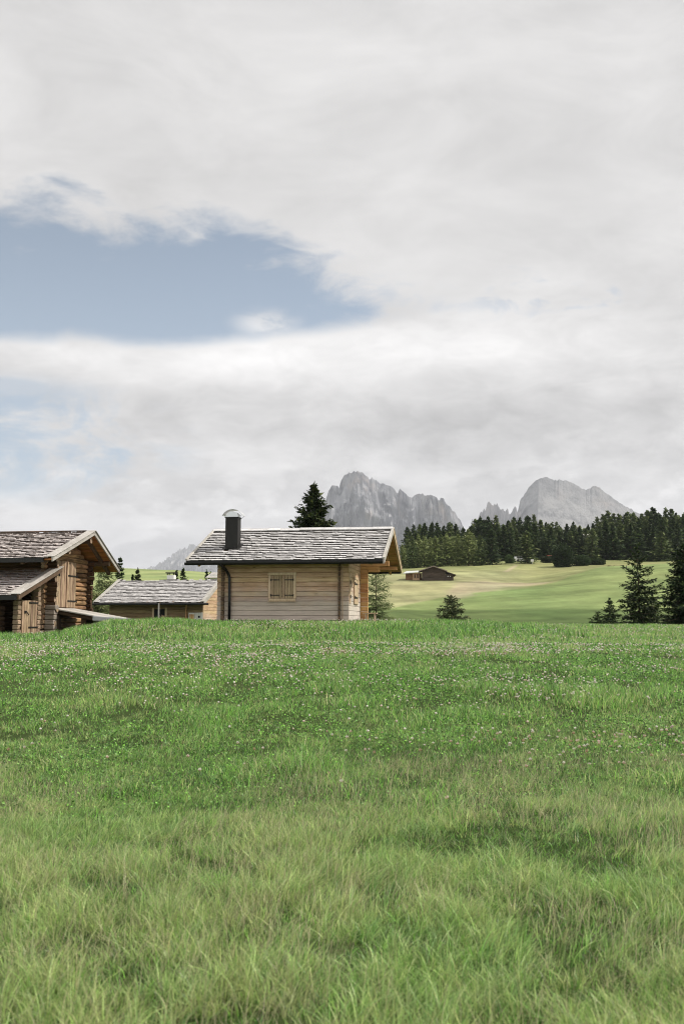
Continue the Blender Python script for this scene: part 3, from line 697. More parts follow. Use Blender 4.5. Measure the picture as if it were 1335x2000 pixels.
# ------------------------------------------------------------------ the old log barn on the left
def log(mb, p, q, r=.11, mat=0, cap=1, n=12, sq=.35):
    p, q = Vector(p), Vector(q); L = (q - p).length; k = max(2, int(L / .8)); r *= random.uniform(.92, 1.06)
    side = Vector((random.uniform(-.012, .012), random.uniform(-.012, .012), random.uniform(-.012, .012)))
    pts = [p + (q - p) * (i / k) + side * math.sin(i * 1.3) for i in range(k + 1)]
    mb.tube(pts, [r * random.uniform(.95, 1.05) for _ in pts], n, mat, cap, .035, sq)

def build_barn():
    root = empty('log_barn', 'old dark log barn with lean-to and plank doors cut by the left edge', 'barn', (-12.045, 41, 1.08), -R(8))
    XL, WZ = -7.5, 3.25; XG = 1.0
    RY, RZ = 2.25, 4.37; FY, FZ = -1.95, 2.98; BY, BZ = 5.35, 2.86
    zr = lambda y: FZ + (y - FY) * (RZ - FZ) / (RY - FY) if y < RY else BZ + (BY - y) * (RZ - BZ) / (BY - RY)
    step = .205
    # gable wall: round logs laid along the local Y
    g = MB(); z = .12
    while z < RZ - .35:
        if z < 2.95: log(g, (-.11, -.28 - random.random() * .1, z), (-.11, 4.40 + random.random() * .10, z), .096)
        else:
            y0 = max(-.2, FY + (z + .30 - FZ) * (RY - FY) / (RZ - FZ)); y1 = min(4.7, BY - (z + .30 - BZ) * (BY - RY) / (RZ - BZ))
            if y1 - y0 > .3: log(g, (-.11, y0, z), (-.11, y1, z), .112)
        z += step
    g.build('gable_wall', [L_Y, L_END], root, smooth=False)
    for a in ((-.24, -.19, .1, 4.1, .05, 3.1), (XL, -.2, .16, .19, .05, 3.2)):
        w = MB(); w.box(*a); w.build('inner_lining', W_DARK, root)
    f = MB(); z = .02
    while z < 3.35: log(f, (XL, 0, z), (.30 + random.random() * .14, 0, z), .115); z += step
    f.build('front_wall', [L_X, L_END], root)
    f = MB(); z = .02
    while z < 3.2: log(f, (XL, 4.18, z), (.16 + random.random() * .12, 4.18, z), .108); z += step
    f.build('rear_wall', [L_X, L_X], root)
    # tall plank door of the hayloft
    d = plank_door('barn_door', root, .34, 2.66, 1.14, 3.10, .012, B_DOOR, 13, 'Y', .05, 'tall brown plank hayloft door with iron hinge straps')
    for y0, y1, z in ((1.75, 2.7, 2.50), (1.75, 2.7, 1.42), (.45, .9, 2.50)):
        h = MB(); h.box(.066, .085, y0, y1, z - .028, z + .028); h.tube([(.09, y1 - .02, z - .07), (.09, y1 - .02, z + .07)], .025, 8); h.build('hinge', IRON, d)
    m = MB(); m.box(.07, .10, 1.62, 1.70, 1.14, 3.10); m.build('door_post', B_DOOR, d)
    # roof
    m = MB(); slab(m, XL, XG, FY, FZ, RY, RZ, .05); slab(m, XL, XG, BY, BZ, RY, RZ, .05); roof = m.build('roof', SOFFIT, root)
    m = MB(); slope_shingles(m, XL, XG - .17, FY, FZ, RY, RZ, .24, .10, .28, .020, .03); slope_shingles(m, XL, XG - .1, BY, BZ, RY, RZ, .3, .15, .3); m.build('shingles', [SHINGLE_OLD, BUTT3], roof)
    for ya, za in ((FY, FZ), (BY, BZ)):
        sg = -1 if ya < RY else 1
        b = MB(); q = .03
        b.prism([(XG - q, ya, za - .10), (XG - q, ya, za + .08), (XG - q, RY + .004 * sg, RZ + .08), (XG - q, RY + .004 * sg, RZ - .10)], (2 * q, 0, 0)); b.build('bargeboard', W_GREYB, roof, bevel=.005)
        b = MB(); b.prism([(XG - .32, ya, za + .088), (XG - .32, ya, za + .112), (XG - .32, RY, RZ + .112), (XG - .32, RY, RZ + .088)], (.40, 0, 0)); b.build('verge_board', W_GREYB, roof, bevel=.005)
        b = MB(); b.beam((XG - .45, ya - sg * .1, za - .12), (XG - .45, RY + sg * .08, RZ - .13), .13, .16); b.build('rafter', W_DARK, roof, bevel=.01)
        b = MB(); b.beam((-.30, ya - sg * .1, za - .12), (-.30, RY + sg * .08, RZ - .13), .13, .16); b.build('rafter', W_DARK, roof, bevel=.01)
    m = MB()
    for x0 in np.arange(XL, XG - .3, .9): m.box(x0, min(x0 + .892, XG - .33), RY - .12, RY + .1, RZ + .075 + random.uniform(-.008, .008), RZ + .108)
    m.build('ridge_boards', W_DARK, roof)
    for y, z in ((RY, RZ - .34), (4.42, 3.16), (0, 3.42)):
        m = MB(); log(m, (-.3, y, z), (XG - .12, y, z), .12); m.build('purlin', [W_DARK, L_END], root)
    m = MB(); m.box(XL, XG - .34, FY - .09, FY - .01, FZ - .13, FZ + .05); m.build('gutter', BLACKM, root)
    # lean-to in front
    AX, AY, AZ, TY, TZ = .46, -3.62, 1.47, .22, 2.70
    m = MB(); slab(m, XL, AX, AY, AZ, TY, TZ, .05); lr = m.build('lean_to_roof', SOFFIT, root)
    m = MB(); slope_shingles(m, XL, AX - .30, AY, AZ, TY - .05, TZ - .02, .24, .10, .28, .020, .03); m.build('shingles', [SHINGLE_OLD, BUTT3], lr)
    b = MB(); b.prism([(AX - .03, AY, AZ - .12), (AX - .03, AY, AZ + .08), (AX - .03, TY, TZ + .08), (AX - .03, TY, TZ - .12)], (.06, 0, 0)); b.build('bargeboard', W_DARK, lr, bevel=.005)
    b = MB(); b.prism([(AX - .42, AY, AZ + .088), (AX - .42, AY, AZ + .113), (AX - .42, TY, TZ + .113), (AX - .42, TY, TZ + .088)], (.50, 0, 0)); b.build('verge_board', W_GREYB, lr, bevel=.005)
    m = MB(); m.box(XL, AX - .03, AY - .09, AY - .01, AZ - .13, AZ + .045); m.build('gutter', BLACKM, root)
    zl = lambda y: AZ + (y - AY) * (TZ - AZ) / (TY - AY) - .12
    for (y0, y1, x0, nm) in ((-2.62, -2.34, -.02, 0), (-.98, -.70, .02, 0)):
        m = MB(); z = .06
        while z < zl(y0) - .05:
            m.hexa([(x0 - .22, y0 + .02, z), (x0 + random.uniform(-.03, .06), y0, z), (x0 + random.uniform(-.03, .06), y1, z), (x0 - .22, y1, z),
                    (x0 - .22, y0 + .02, z + .17), (x0 + .02, y0, z + .17), (x0 + .02, y1, z + .17), (x0 - .22, y1, z + .17)]); z += .185
        m.build('log_corner', L_END, root, bevel=.03, seg=2)
    m = MB(); z = .1
    while z < zl(-.7) - .1: log(m, (-.30, -.72, z), (-.30, -.05, z), .10); z += .2
    m.build('lean_to_wall', [L_Y, L_END], root)
    m = MB(); z = .05
    while z < zl(-2.45) - .1:
        log(m, (XL, -2.45, z), (-1.0, -2.45, z), .105); z += .2
    m.build('lean_to_front', [L_X, L_END], root)
    m = MB(); z = .05
    while z < 1.1:
        log(m, (-.78, -2.95 - random.random() * .2, z), (-.78, -2.3, z), .10); z += .2
    m.build('log_ends', [L_X, L_END], root)
    d = plank_door('stable_door', root, -2.32, -1.0, .03, 1.36, -.03, B_DOOR, 7, 'Y', .05, 'low plank stable door under the lean-to roof')
    for z in (.32, 1.28):
        h = MB(); h.box(.024, .045, -1.75, -.95, z - .025, z + .025); h.build('hinge', IRON, d)
    h = MB(); h.box(.024, .06, -2.14, -2.04, .86, .96); h.tube([(.05, -2.02, .93), (.07, -1.85, .80)], .02, 8); h.build('latch', IRON, d)
    # stacked squared log ends under the loft door, stones below
    m = MB(); z = 0.02; k = 0
    while z < 1.12:
        m.box(-.05, .34 + random.uniform(0, .08), -.20, .16, z, z + .185); z += .2
    m.build('log_corner', wood('grey_log_ends', (.16, .13, .105), (.36, .31, .26), 'X', .9, .5, None, .6), root, bevel=.035, seg=2)
    m = MB()
    for z in (.10, .31): log(m, (.10, .9, z + .28), (.16, 4.1, z + .28), .11)
    m.build('sill_logs', [L_Y, L_END], root)
build_barn()

def build_ramp():
    a = at(101, 1188, 41.25); p1 = on_ground(228, 40.82)
    r = empty('plank_ramp', 'grey plank ramp leading from the grass up to the loft door of the old barn', 'ramp', (a.x, a.y, a.z))
    v = Vector((p1.x - a.x, p1.y - a.y, p1.z + .06 - a.z)); d = v.normalized(); side = Vector((math.sin(R(8)), math.cos(R(8)), 0))
    m = MB(); L = v.length
    for k in range(9):
        o = side * (.02 + k * .27); e = L + random.uniform(-.1, .1)
        m.beam(o, o + d * e, .26, .055, (0, 0, 1))
    m.build('planks', W_GREYX, r, bevel=.008)
    for k in (.2, 2.1):
        m = MB(); m.tube([side * k + Vector((0, 0, -.13)), side * k + d * (L * .86) + Vector((0, 0, -.13))], .085, 10); m.build('beam', W_DARK, r)
    for t, h in ((.05, .95), (.45, .5)):
        m = MB(); m.box(d.x * L * t - .1, d.x * L * t + .1, .25 + .1 * t, 2.2, d.z * L * t - h, d.z * L * t - .2); m.build('support', W_DARK, r)
    s = on_ground(213, 40.7)
    q = MB(); q.prism([(-.62, -.25, -.1), (.75, -.3, -.1), (.95, .15, -.1), (.6, .4, -.1), (-.5, .35, -.1)], (0, 0, .20))
    o = q.build('stone_slab', STONE, None, bevel=.04, seg=2); o.location = (s.x, s.y, s.z + .06); o.rotation_euler = (R(-6), R(4), R(-6))
    tag(o, 'pale stone slab lying in the grass at the foot of the plank ramp', 'stone')
build_ramp()

# ------------------------------------------------------------------ the cabin behind, lower down
def build_mid_cabin():
    b = at(213, 1215, 60); root = empty('wooden_cabin', 'low wooden cabin with grey shingle roof and white chimney between barn and pale cabin', 'cabin', (b.x, 60, .45), -R(8))
    o = 1.6 - .5 - .45 + .0
    XA, XB, Y0, YR, Y1 = -.72, 6.03, -.72, 3.3, 7.3; EZ, RZ = 1.60 + o, 3.1 + o
    m = MB(); planks_x(m, 0, 5.78, 0, .14, .0, EZ + .25, .2); m.build('front_wall', wood('mid_cabin_boards', (.135, .088, .048), (.27, .19, .11), 'X', .75, .25, None, .5), root, bevel=.012)
    m = MB(); planks_y(m, .14, 6.5, 5.63, 5.77, 0, EZ + .2, .2)
    for i in range(7):
        z0 = EZ + .2 + i * .19; hw = 3.9 * (RZ - z0 - .22) / (RZ - EZ)
        if hw > .2: m.box(5.63, 5.77, 3.3 - hw, 3.3 + hw, z0 + .004, z0 + .186)
    m.build('gable_wall', W_SIDE, root, bevel=.012)
    m = MB(); planks_y(m, .14, 6.5, 0, .14, 0, EZ + .2, .2); m.build('gable_wall', W_SIDE, root)
    m = MB(); planks_x(m, 0, 5.78, 6.5, 6.64, 0, EZ + .2, .2); m.build('back_wall', W_FRONT, root)
    m = MB(); slab(m, XA, XB, Y0, EZ, YR, RZ, .05); slab(m, XA, XB, Y1, EZ, YR, RZ, .05); roof = m.build('roof', W_DARK, root)
    m = MB(); slope_shingles(m, XA + .1, XB - .12, Y0, EZ, YR, RZ, .26, .15, .4, .018, .012); slope_shingles(m, XA, XB - .1, Y1, EZ, YR, RZ, .4, .2, .4); m.build('shingles', [SHINGLE_MID, BUTT2], roof)
    for xx in (XA, XB):
        for ya in (Y0, Y1):
            q = MB(); q.prism([(xx - .03, ya, EZ - .12), (xx - .03, ya, EZ + .085), (xx - .03, YR + (.004 if ya > YR else -.004), RZ + .085), (xx - .03, YR + (.004 if ya > YR else -.004), RZ - .12)], (.06, 0, 0))
            x_ = xx - .02 if xx < 0 else xx - .20
            q.prism([(x_, ya, EZ + .09), (x_, ya, EZ + .115), (x_, YR, RZ + .115), (x_, YR, RZ + .09)], (.22, 0, 0)); q.build('bargeboard', W_GREYB, roof)
    g = MB(); g.tube([(XA - .02, Y0 - .08, EZ - .05), (XB + .3, Y0 - .08, EZ - .05)], .062, 10); g.build('gutter', BLACKM, root)
    for x in np.arange(.2, 5.9, .78):
        m = MB(); m.box(x, x + .1, Y0 + .05, .0, EZ - .02, EZ + .10); m.build('rafter_end', W_ORANGE_Y, root)
    c = MB(); c.box(2.4, 2.86, 3.5, 3.95, RZ - .4, RZ + .36); ch = c.build('chimney', WHITEP, root, bevel=.01)
    for x in (2.4, 2.81):
        for y in (3.5, 3.9):
            c = MB(); c.box(x, x + .05, y, y + .05, RZ + .363, RZ + .47); c.build('cap_post', IRON, ch)
    c = MB(); c.box(2.33, 2.93, 3.43, 4.02, RZ + .473, RZ + .53); c.build('chimney_cap', IRON, ch)
    # doorway as a dark sheet standing for its unlit inside, white door with a small pane, panelled shutter beside it
    m = MB(); m.box(2.80, 3.46, -.012, -.004, 0, 1.66 + .25); d = m.build('doorway', GLASS, root)
    m = MB(); m.box(2.68, 2.79, -.05, -.004, 0, 2.0); m.box(3.47, 3.58, -.05, -.004, 0, 2.0); m.build('frame', W_FRAME, d)
    m = MB(); m.box(4.74, 4.80, -.09, -.004, 0, 2.2); m.build('post', W_ORANGE_Y, root)
    d = plank_door('door', root, 5.33, 5.78, .0, 1.70, -.006, WHITEP, 4, 'X', .04, 'white painted plank door with a small dark pane')
    m = MB(); m.box(5.50, 5.62, -.052, -.05, 1.40, 1.52); m.build('pane', GLASS, d)
    w = MB(); w.box(4.93, 5.30, -.05, -.006, .60, 1.70); wn = w.build('window', WHITEP, root, bevel=.006)
    plank_door('shutter', wn, 4.98, 5.26, .78, 1.62, -.052, W_ORANGE, 3, 'X', .02)
    return root
build_mid_cabin()
def build_far_hut():
    p = at(424, 1148, 112); r = empty('small_hut', 'small hut with pale grey roof peeking out behind the corner of the pale cabin', 'hut', (p.x, 112, gz(p.x, 112)), -R(8))
    z = at(424, 1124, 112).z - r.location.z
    m = MB(); m.box(-.9, 3.0, 0, 4, -.3, z + .1); m.build('wall', WHITEP, r)
    m = MB(); slab(m, -1.2, 3.4, -.6, z - .25, 2, z + .45, .06); slab(m, -1.2, 3.4, 4.6, z - .25, 2, z + .45, .06); m.build('roof', W_GREYX, r)
build_far_hut()

def build_far_barn():
    b = at(846, 1132, 195); zb = gz(b.x, 195)
    r = empty('log_barn', 'distant dark wooden barn with annexes on the mown hillside', 'barn', (b.x, 195, zb), -R(3))
    s = 195 / (F * 1.006)
    X = lambda u: (u - 846) * s
    Z = lambda v: (1132 - v) * s + .1
    m = MB(); planks_x(m, X(825), X(868), 0, .3, -1.0, Z(1115), .35); 
    for i in range(4):
        z0 = Z(1115) + i * .24; hw = X(868) * (1 - i / 4.6); m.box(-hw, hw, 0, .3, z0, z0 + .235)
    m.build('gable_wall', [FAR_DARK], r)
    m = MB(); m.box(X(825), X(868), .3, 7, -1, Z(1115)); m.build('side_walls', FAR_DARK, r)
    m = MB()
    for sg, u in ((-1, 817.5), (1, 872.5)):
        ze = Z(1113.6); zr = Z(1104)
        m.prism([(0, -.7, zr), (0, -.7, zr - .16), (X(u), -.7, ze - .16), (X(u), -.7, ze)], (0, 8.2, 0))
    m.build('roof', wood('far_barn_roof', (.16, .12, .10), (.32, .27, .24), 'Y', .9, .3), r)
    m = MB(); planks_x(m, X(869), X(885), .25, .5, -1.0, Z(1120.5), .35); m.box(X(869), X(885), .5, 6, -1, Z(1120.5)); m.build('annex', FAR_DARK, r)
    m = MB(); m.prism([(X(869), -.3, Z(1114.5)), (X(869), -.3, Z(1116)), (X(890), -.3, Z(1123)), (X(890), -.3, Z(1121.5))], (0, 6.6, 0)); m.build('annex_roof', FAR_DARK, r)
    for a in ((X(866), X(869), -.06, .24, -1, Z(1114)), (X(823.5), X(826.5), -.06, -.002, -1, Z(1113))):
        m = MB(); m.box(*a); m.build('corner_post', FAR_DARK, r)
    for u in (873.5, 878):
        m = MB(); m.box(X(u), X(u + 1.6), .2, .24, Z(1125.5), Z(1123.6)); m.build('window', WHITEP, r)
    # left wing with its pale roof towards the viewer
    m = MB(); planks_x(m, X(792), X(805), 1.2, 1.5, -1.2, Z(1118), .35); m.box(X(792), X(823), 1.5, 5, -1.2, Z(1117.5)); m.build('wing_wall', FAR_WARM, r)
    m = MB(); planks_x(m, X(805), X(819), .9, 1.15, -1.0, Z(1117.5), .35); m.build('porch_wall', wood('porch_boards', (.25, .15, .09), (.45, .30, .19), 'X', .8, .2), r)
    for u in (808.5, 814):
        m = MB(); m.box(X(u), X(u + 2.5), .86, .896, Z(1127), Z(1120)); m.build('shutter', FAR_DARK, r)
    m = MB()
    m.hexa([Vector(q) for q in ((X(786), .2, Z(1119.2)), (X(820), .2, Z(1116.4)), (X(820), 4.6, Z(1111.6)), (X(794), 4.6, Z(1112.6)), (X(786), .2, Z(1118.2)), (X(820), .2, Z(1115.4)), (X(820), 4.6, Z(1110.8)), (X(794), 4.6, Z(1111.8)))])
    m.build('wing_roof', plain('pale_metal_roof', (.50, .51, .49), .6, .0, .1, 3), r)
build_far_barn()

def build_small_things():
    p = at(310, 1186, 57.5); zg = gz(p.x, 57.5)
    m = MB(); m.tube([(0, 0, -.2), (.01, 0, 1.2), (.0, 0, at(310, 1178, 57.5).z - zg)], [.05, .045, .04], 8)
    o = m.build('wooden_pole', W_GREYB, None); o.location = (p.x, 57.5, zg); tag(o, 'thin upright wooden pole in front of the low grey roofed cabin', 'pole')
build_small_things()

# ------------------------------------------------------------------ trees
TRUNK = wood('spruce_bark', (.06, .04, .028), (.13, .09, .065), 'Z', .9, .2)
SPRUCE_NEAR = leafy('near_spruce_needles', (1, 1, 1), .15, .9)
SPRUCE = leafy('spruce_needles', (1.35, 1.4, 1.3), .22, .8)
LARCH = leafy('larch_needles', (1.45, 1.5, 1.4), .35, .6)
BUSH = leafy('bush_leaves', (1, 1, 1), .3, .6)

def cards(P, D, Ln, Wd, Nrm):
    """flat diamond sprays: base P, direction D, length, width, normal -> verts, quads"""
    S = np.cross(D, Nrm); S /= np.linalg.norm(S, axis=1, keepdims=True) + 1e-9
    L = Ln[:, None]; W = Wd[:, None]
    a = P; b = P + D * L * .45 + S * W; c = P + D * L; d = P + D * L * .45 - S * W
    v = np.stack([a, b, c, d], 1).reshape(-1, 3); q = np.arange(len(v)).reshape(-1, 4)
    return v, q

def spruce_data(h, r, seed, gap=.22, per=6, spray=.11, card=(.17, .05), base=.03, droop=.35, irregular=.25, c1=(.022, .042, .016), c2=(.060, .095, .030), tip=(.10, .14, .045), shape=.85, sparse=0.0):
    rg = np.random.default_rng(seed)
    P, D, L, W, N, C = [], [], [], [], [], []
    z = h * base; tr = max(.03, h * .013)
    limb = []
    while z < h * .985:
        f = z / h
        env = r * (1 - f) ** shape
        if f < .10: env *= .75 + 2.5 * f
        if rg.random() < sparse: z += gap; continue
        n = max(3, int(per * (1 - .35 * f))); a0 = rg.random() * 6.28
        for k in range(n):
            az = a0 + 6.283 * k / n + rg.normal(0, .28); bl = env * (1 + rg.normal(0, irregular)); bl = max(bl, .06)
            if bl > env * 1.4: bl = env * 1.4
            elev = np.interp(f, [0, .5, .85, 1], [-.12, .10, .55, .95]) + rg.normal(0, .10)
            zz = z + rg.uniform(-.5, .5) * gap
            ns = max(3, int(bl / spray)); t = (np.arange(ns) + .6) / ns
            hx = bl * t * np.cos(elev); vz = bl * (t * np.sin(elev) - droop * (t - t * t * .85))
            px = np.cos(az) * hx; py = np.sin(az) * hx; pz = zz + vz
            base_p = np.stack([px, py, pz], 1)
            limb.append((zz, az, base_p[-1]))
            wid = np.minimum(1.0, 2.2 * (1 - t) + .35) * min(.55 * bl, .42 + .12 * bl)
            for sgn in (-1, 1, 0, 2):
                m = len(t)
                if sgn in (-1, 1):
                    aa = az + sgn * rg.uniform(.55, 1.15, m); ln = wid * rg.uniform(.5, 1.1, m)
                elif sgn == 0:
                    aa = az + rg.normal(0, .25, m); ln = np.full(m, bl / ns * 1.9) * rg.uniform(.7, 1.3, m)
                else:
                    aa = az + rg.uniform(-2, 2, m); ln = wid * rg.uniform(.3, .6, m)
                dz = rg.normal(-.12 if sgn != 2 else -.6, .22, m) + elev * .35
                dd = np.stack([np.cos(aa), np.sin(aa), dz], 1); dd /= np.linalg.norm(dd, axis=1, keepdims=True)
                # a twig carries a few sprays along its length
                kmax = 3 if sgn in (-1, 1) else 1
                for q in range(kmax):
                    o = base_p + dd * (ln * q / kmax * .9)[:, None] + rg.normal(0, .012 * h / 4, (m, 3))
                    d2 = dd + rg.normal(0, .28, (m, 3)); d2 /= np.linalg.norm(d2, axis=1, keepdims=True)
                    nn = np.stack([rg.normal(0, .5, m), rg.normal(0, .5, m), np.ones(m)], 1)
                    P.append(o); D.append(d2); L.append(np.maximum(ln / kmax * 1.5, card[0] * .6) * rg.uniform(.8, 1.2, m)); W.append(card[1] * rg.uniform(.6, 1.3, m)); N.append(nn)
                    mixc = np.clip(rg.random(m) * .75 + .0, 0, 1)[:, None]
                    c = np.array(c1) * (1 - mixc) + np.array(c2) * mixc
                    young = ((t > .8) & (rg.random(m) < .4))[:, None]; c = np.where(young, np.array(tip), c)
                    C.append(c)
        z += gap * rg.uniform(.75, 1.25) * (1 - .35 * f)
    m = 12
    P.append(np.stack([rg.normal(0, .01, m), rg.normal(0, .01, m), np.linspace(h * .93, h * .99, m)], 1)); dd = np.stack([rg.normal(0, .3, m), rg.normal(0, .3, m), np.ones(m)], 1); D.append(dd / np.linalg.norm(dd, axis=1, keepdims=True)); L.append(np.full(m, h * .03 + .06)); W.append(np.full(m, card[1] * .5)); N.append(rg.normal(0, 1, (m, 3))); C.append(np.tile(np.array(c2), (m, 1)))
    v, q = cards(np.concatenate(P), np.concatenate(D), np.concatenate(L), np.concatenate(W), np.concatenate(N))
    return v, q, np.repeat(np.concatenate(C), 4, 0), limb, tr

def trunk_mb(h, tr, limb=None, lean=0.0, every=1):
    m = MB(); k = 6
    m.tube([(lean * (i / k) ** 2, 0, -.3 + (h * .98 + .3) * i / k) for i in range(k + 1)], [max(.008, tr * (1.25 - 1.2 * i / k)) for i in range(k + 1)], 8)
    for i, (z, az, tip) in enumerate(limb or ()):
        if i % every: continue
        b = Vector((0, 0, z)); t = Vector(tip)
        m.tube([b, b.lerp(t, .5) + Vector((0, 0, -.02)), t], [tr * .26, tr * .15, .006], 5)
    return m

def near_spruce(name, label, u, d, vtop, wpx, seed, cat='tree', mat=None, group=None, vbase=None, **kw):
    g = on_ground(u, d); ztop = at(u, vtop, d).z
    h = ztop - g.z; r = wpx / 2 / (F * 1.006) * d
    v, q, c, limb, tr = spruce_data(h, r, seed, **kw)
    root = empty(name, label, cat, (g.x, d, g.z - .02), seed * 1.3, group)
    link('crown', mesh_np('crown', v, quads=q, cols=c, mats=[mat or SPRUCE_NEAR]), root)
    trunk_mb(h, tr, limb).build('trunk', TRUNK, root, smooth=True)
    return root

near_spruce('spruce_tree', 'tall open spruce with layered branches at the right meadow edge', 1248, 58, 1062, 106, 3, gap=.32, per=6, spray=.085, card=(.16, .048), c1=(.014, .028, .010), c2=(.048, .075, .024), tip=(.12, .15, .05), droop=.42, irregular=.22, shape=.75, base=.02, sparse=.06)
near_spruce('spruce_tree', 'dense black green spruce cut off by the right frame edge', 1340, 56, 1062, 118, 5, gap=.19, per=7, spray=.095, card=(.17, .055), droop=.35, irregular=.18, shape=.7, c1=(.012, .024, .010), c2=(.032, .055, .020))
near_spruce('spruce_tree', 'short dense spruce just left of the tall open spruce', 1190, 57, 1168, 46, 8, gap=.15, per=7, spray=.075, card=(.11, .034), shape=.75, c1=(.018, .034, .014), c2=(.045, .075, .025))
near_spruce('spruce_tree', 'lowest little spruce at the left of the right hand spruces', 1166, 57.4, 1196, 34, 9, gap=.13, per=7, spray=.07, card=(.10, .032), shape=.6, irregular=.35)
near_spruce('spruce_tree', 'low spreading spruce shoots under the right side of the tall open spruce', 1276, 59, 1172, 50, 19, gap=.16, per=6, spray=.09, card=(.12, .036), shape=.45, irregular=.4, c2=(.085, .115, .035))
near_spruce('young_spruce', 'small bushy young conifer standing alone on the meadow right of the cabin', 881, 47, 1163, 62, 12, gap=.095, per=6, spray=.055, card=(.085, .024), shape=.62, droop=.10, irregular=.35, c1=(.045, .068, .032), c2=(.125, .145, .062), tip=(.24, .22, .10), base=.03)
near_spruce('spruce_tree', 'big dark spruce whose top rises behind the shingle roof of the pale cabin', 612, 66, 945, 212, 14, gap=.27, per=9, spray=.12, card=(.25, .085), shape=.82, droop=.25, irregular=.2, c1=(.016, .030, .012), c2=(.050, .070, .022), tip=(.085, .10, .03))
near_spruce('larch_sapling', 'feathery young larch growing beside the porch of the pale cabin', 734, 51, 1105, 64, 16, mat=LARCH, gap=.17, per=6, spray=.10, card=(.10, .022), shape=.35, droop=-.30, irregular=.35, c1=(.075, .10, .042), c2=(.165, .19, .08), tip=(.20, .22, .10))
near_spruce('spruce_tree', 'slim dark spruce rising at the tip of the old barn roof', 232, 104, 1089, 42, 21, gap=.42, per=6, spray=.2, card=(.32, .12), shape=.75)
near_spruce('larch_tree', 'soft light green larch behind the rear corner of the old barn', 203, 92, 1108, 62, 22, mat=LARCH, gap=.34, per=8, spray=.16, card=(.26, .07), shape=.35, droop=.5, irregular=.3, c1=(.10, .12, .055), c2=(.20, .22, .11), tip=(.24, .25, .13))
near_spruce('larch_tree', 'low pale larch scrub under the left eave of the low cabin', 190, 84, 1160, 60, 23, mat=LARCH, gap=.25, per=8, spray=.15, card=(.24, .07), shape=.3, droop=.4, irregular=.3, c1=(.12, .13, .06), c2=(.22, .22, .11))
near_spruce('spruce_tree', 'brownish green spruce above the left end of the low grey roof', 267, 108, 1110, 25, 24, gap=.35, per=6, spray=.19, card=(.28, .10), shape=.6, c1=(.03, .04, .018), c2=(.085, .085, .040))
near_spruce('spruce_tree', 'very small spruce tip left of the brownish spruce over the grey roof', 257, 109, 1122, 12, 25, gap=.3, per=6, spray=.2, card=(.24, .09))
near_spruce('spruce_tree', 'taller of the two spruces next to the white chimney', 356, 110, 1109, 28, 26, gap=.35, per=6, spray=.19, card=(.28, .10), shape=.65)
near_spruce('spruce_tree', 'smaller of the two spruces next to the white chimney', 343, 111, 1115, 18, 27, gap=.35, per=6, spray=.19, card=(.26, .10), shape=.65)
near_spruce('spruce_tree', 'left of the two small spruces by the small pale roofed hut', 402, 116, 1113, 18, 28, gap=.35, per=6, spray=.19, card=(.26, .10), shape=.65)
near_spruce('spruce_tree', 'right of the two small spruces by the small pale roofed hut', 410, 117, 1117, 16, 29, gap=.35, per=6, spray=.19, card=(.26, .10), shape=.65)
near_spruce('brown_fir', 'single small rust brown conifer on the hillside below the wood', 1193, 226, 1104, 13, 30, gap=.4, per=6, spray=.24, card=(.38, .14), shape=.7, c1=(.09, .055, .025), c2=(.19, .12, .055), tip=(.2, .14, .06))

def blob_bush(name, label, loc, rx, ry, rz_, n, size, c1, c2, seed, cat='bush', mat=None, trunk=False, flat=.4):
    rg = np.random.default_rng(seed)
    d = rg.normal(0, 1, (n, 3)); d /= np.linalg.norm(d, axis=1, keepdims=True)
    lump = .8 + .45 * fbm(d[:, 0] * 2.2 + seed, d[:, 1] * 2.2 + d[:, 2] * 1.7, 3, seed)
    rad = rg.random(n) ** .33 * lump
    P = d * rad[:, None] * np.array((rx, ry, rz_)); P[:, 2] = np.maximum(P[:, 2] + rz_ * .8, .02)
    D = d + rg.normal(0, .7, (n, 3)); D[:, 2] += flat; D /= np.linalg.norm(D, axis=1, keepdims=True)
    v, q = cards(P, D, size * rg.uniform(.7, 1.5, n), size * .35 * rg.uniform(.7, 1.3, n), rg.normal(0, 1, (n, 3)))
    mx = rg.random((n, 1)); c = np.array(c1) * (1 - mx) + np.array(c2) * mx
    root = empty(name, label, cat, loc)
    link('crown' if trunk else 'foliage', mesh_np('foliage', v, quads=q, cols=np.repeat(c, 4, 0), mats=[mat or BUSH]), root)
    m = MB()
    for k in range(4):
        a = rg.random() * 6.28; m.tube([(0, 0, -.1), (math.cos(a) * rx * .25, math.sin(a) * ry * .25, rz_ * .8), (math.cos(a) * rx * .5, math.sin(a) * ry * .5, rz_ * 1.4)], [rz_ * .05, rz_ * .04, .01], 6)
    m.build('trunk' if trunk else 'stem', TRUNK, root)
    return root
g = on_ground(1136, 236); blob_bush('round_bush', 'rounded dark green bush at the foot of the wood', g, 2.1, 1.7, 1.35, 3200, .30, (.020, .040, .014), (.055, .085, .028), 41)
g = on_ground(1101, 234); blob_bush('broad_tree', 'round crowned dark tree standing alone before the wood', g, 2.5, 2.2, 2.75, 5200, .34, (.012, .024, .010), (.040, .062, .022), 42, 'tree', None, True)
g = on_ground(996, 252); blob_bush('round_bush', 'bright green shrub at the end of the larch row', g, 1.2, 1.1, 1.1, 1500, .28, (.045, .08, .025), (.10, .15, .05), 43)
g = on_ground(1074, 252); blob_bush('low_hedge', 'low dark hedge left of the round crowned tree', g, 2.2, 1.2, .9, 1800, .30, (.015, .03, .012), (.045, .06, .022), 44)
g = on_ground(1164, 240); blob_bush('low_hedge', 'low dark thicket right of the rounded bush', g, 2.6, 1.2, .75, 2000, .30, (.016, .032, .012), (.045, .065, .022), 45)
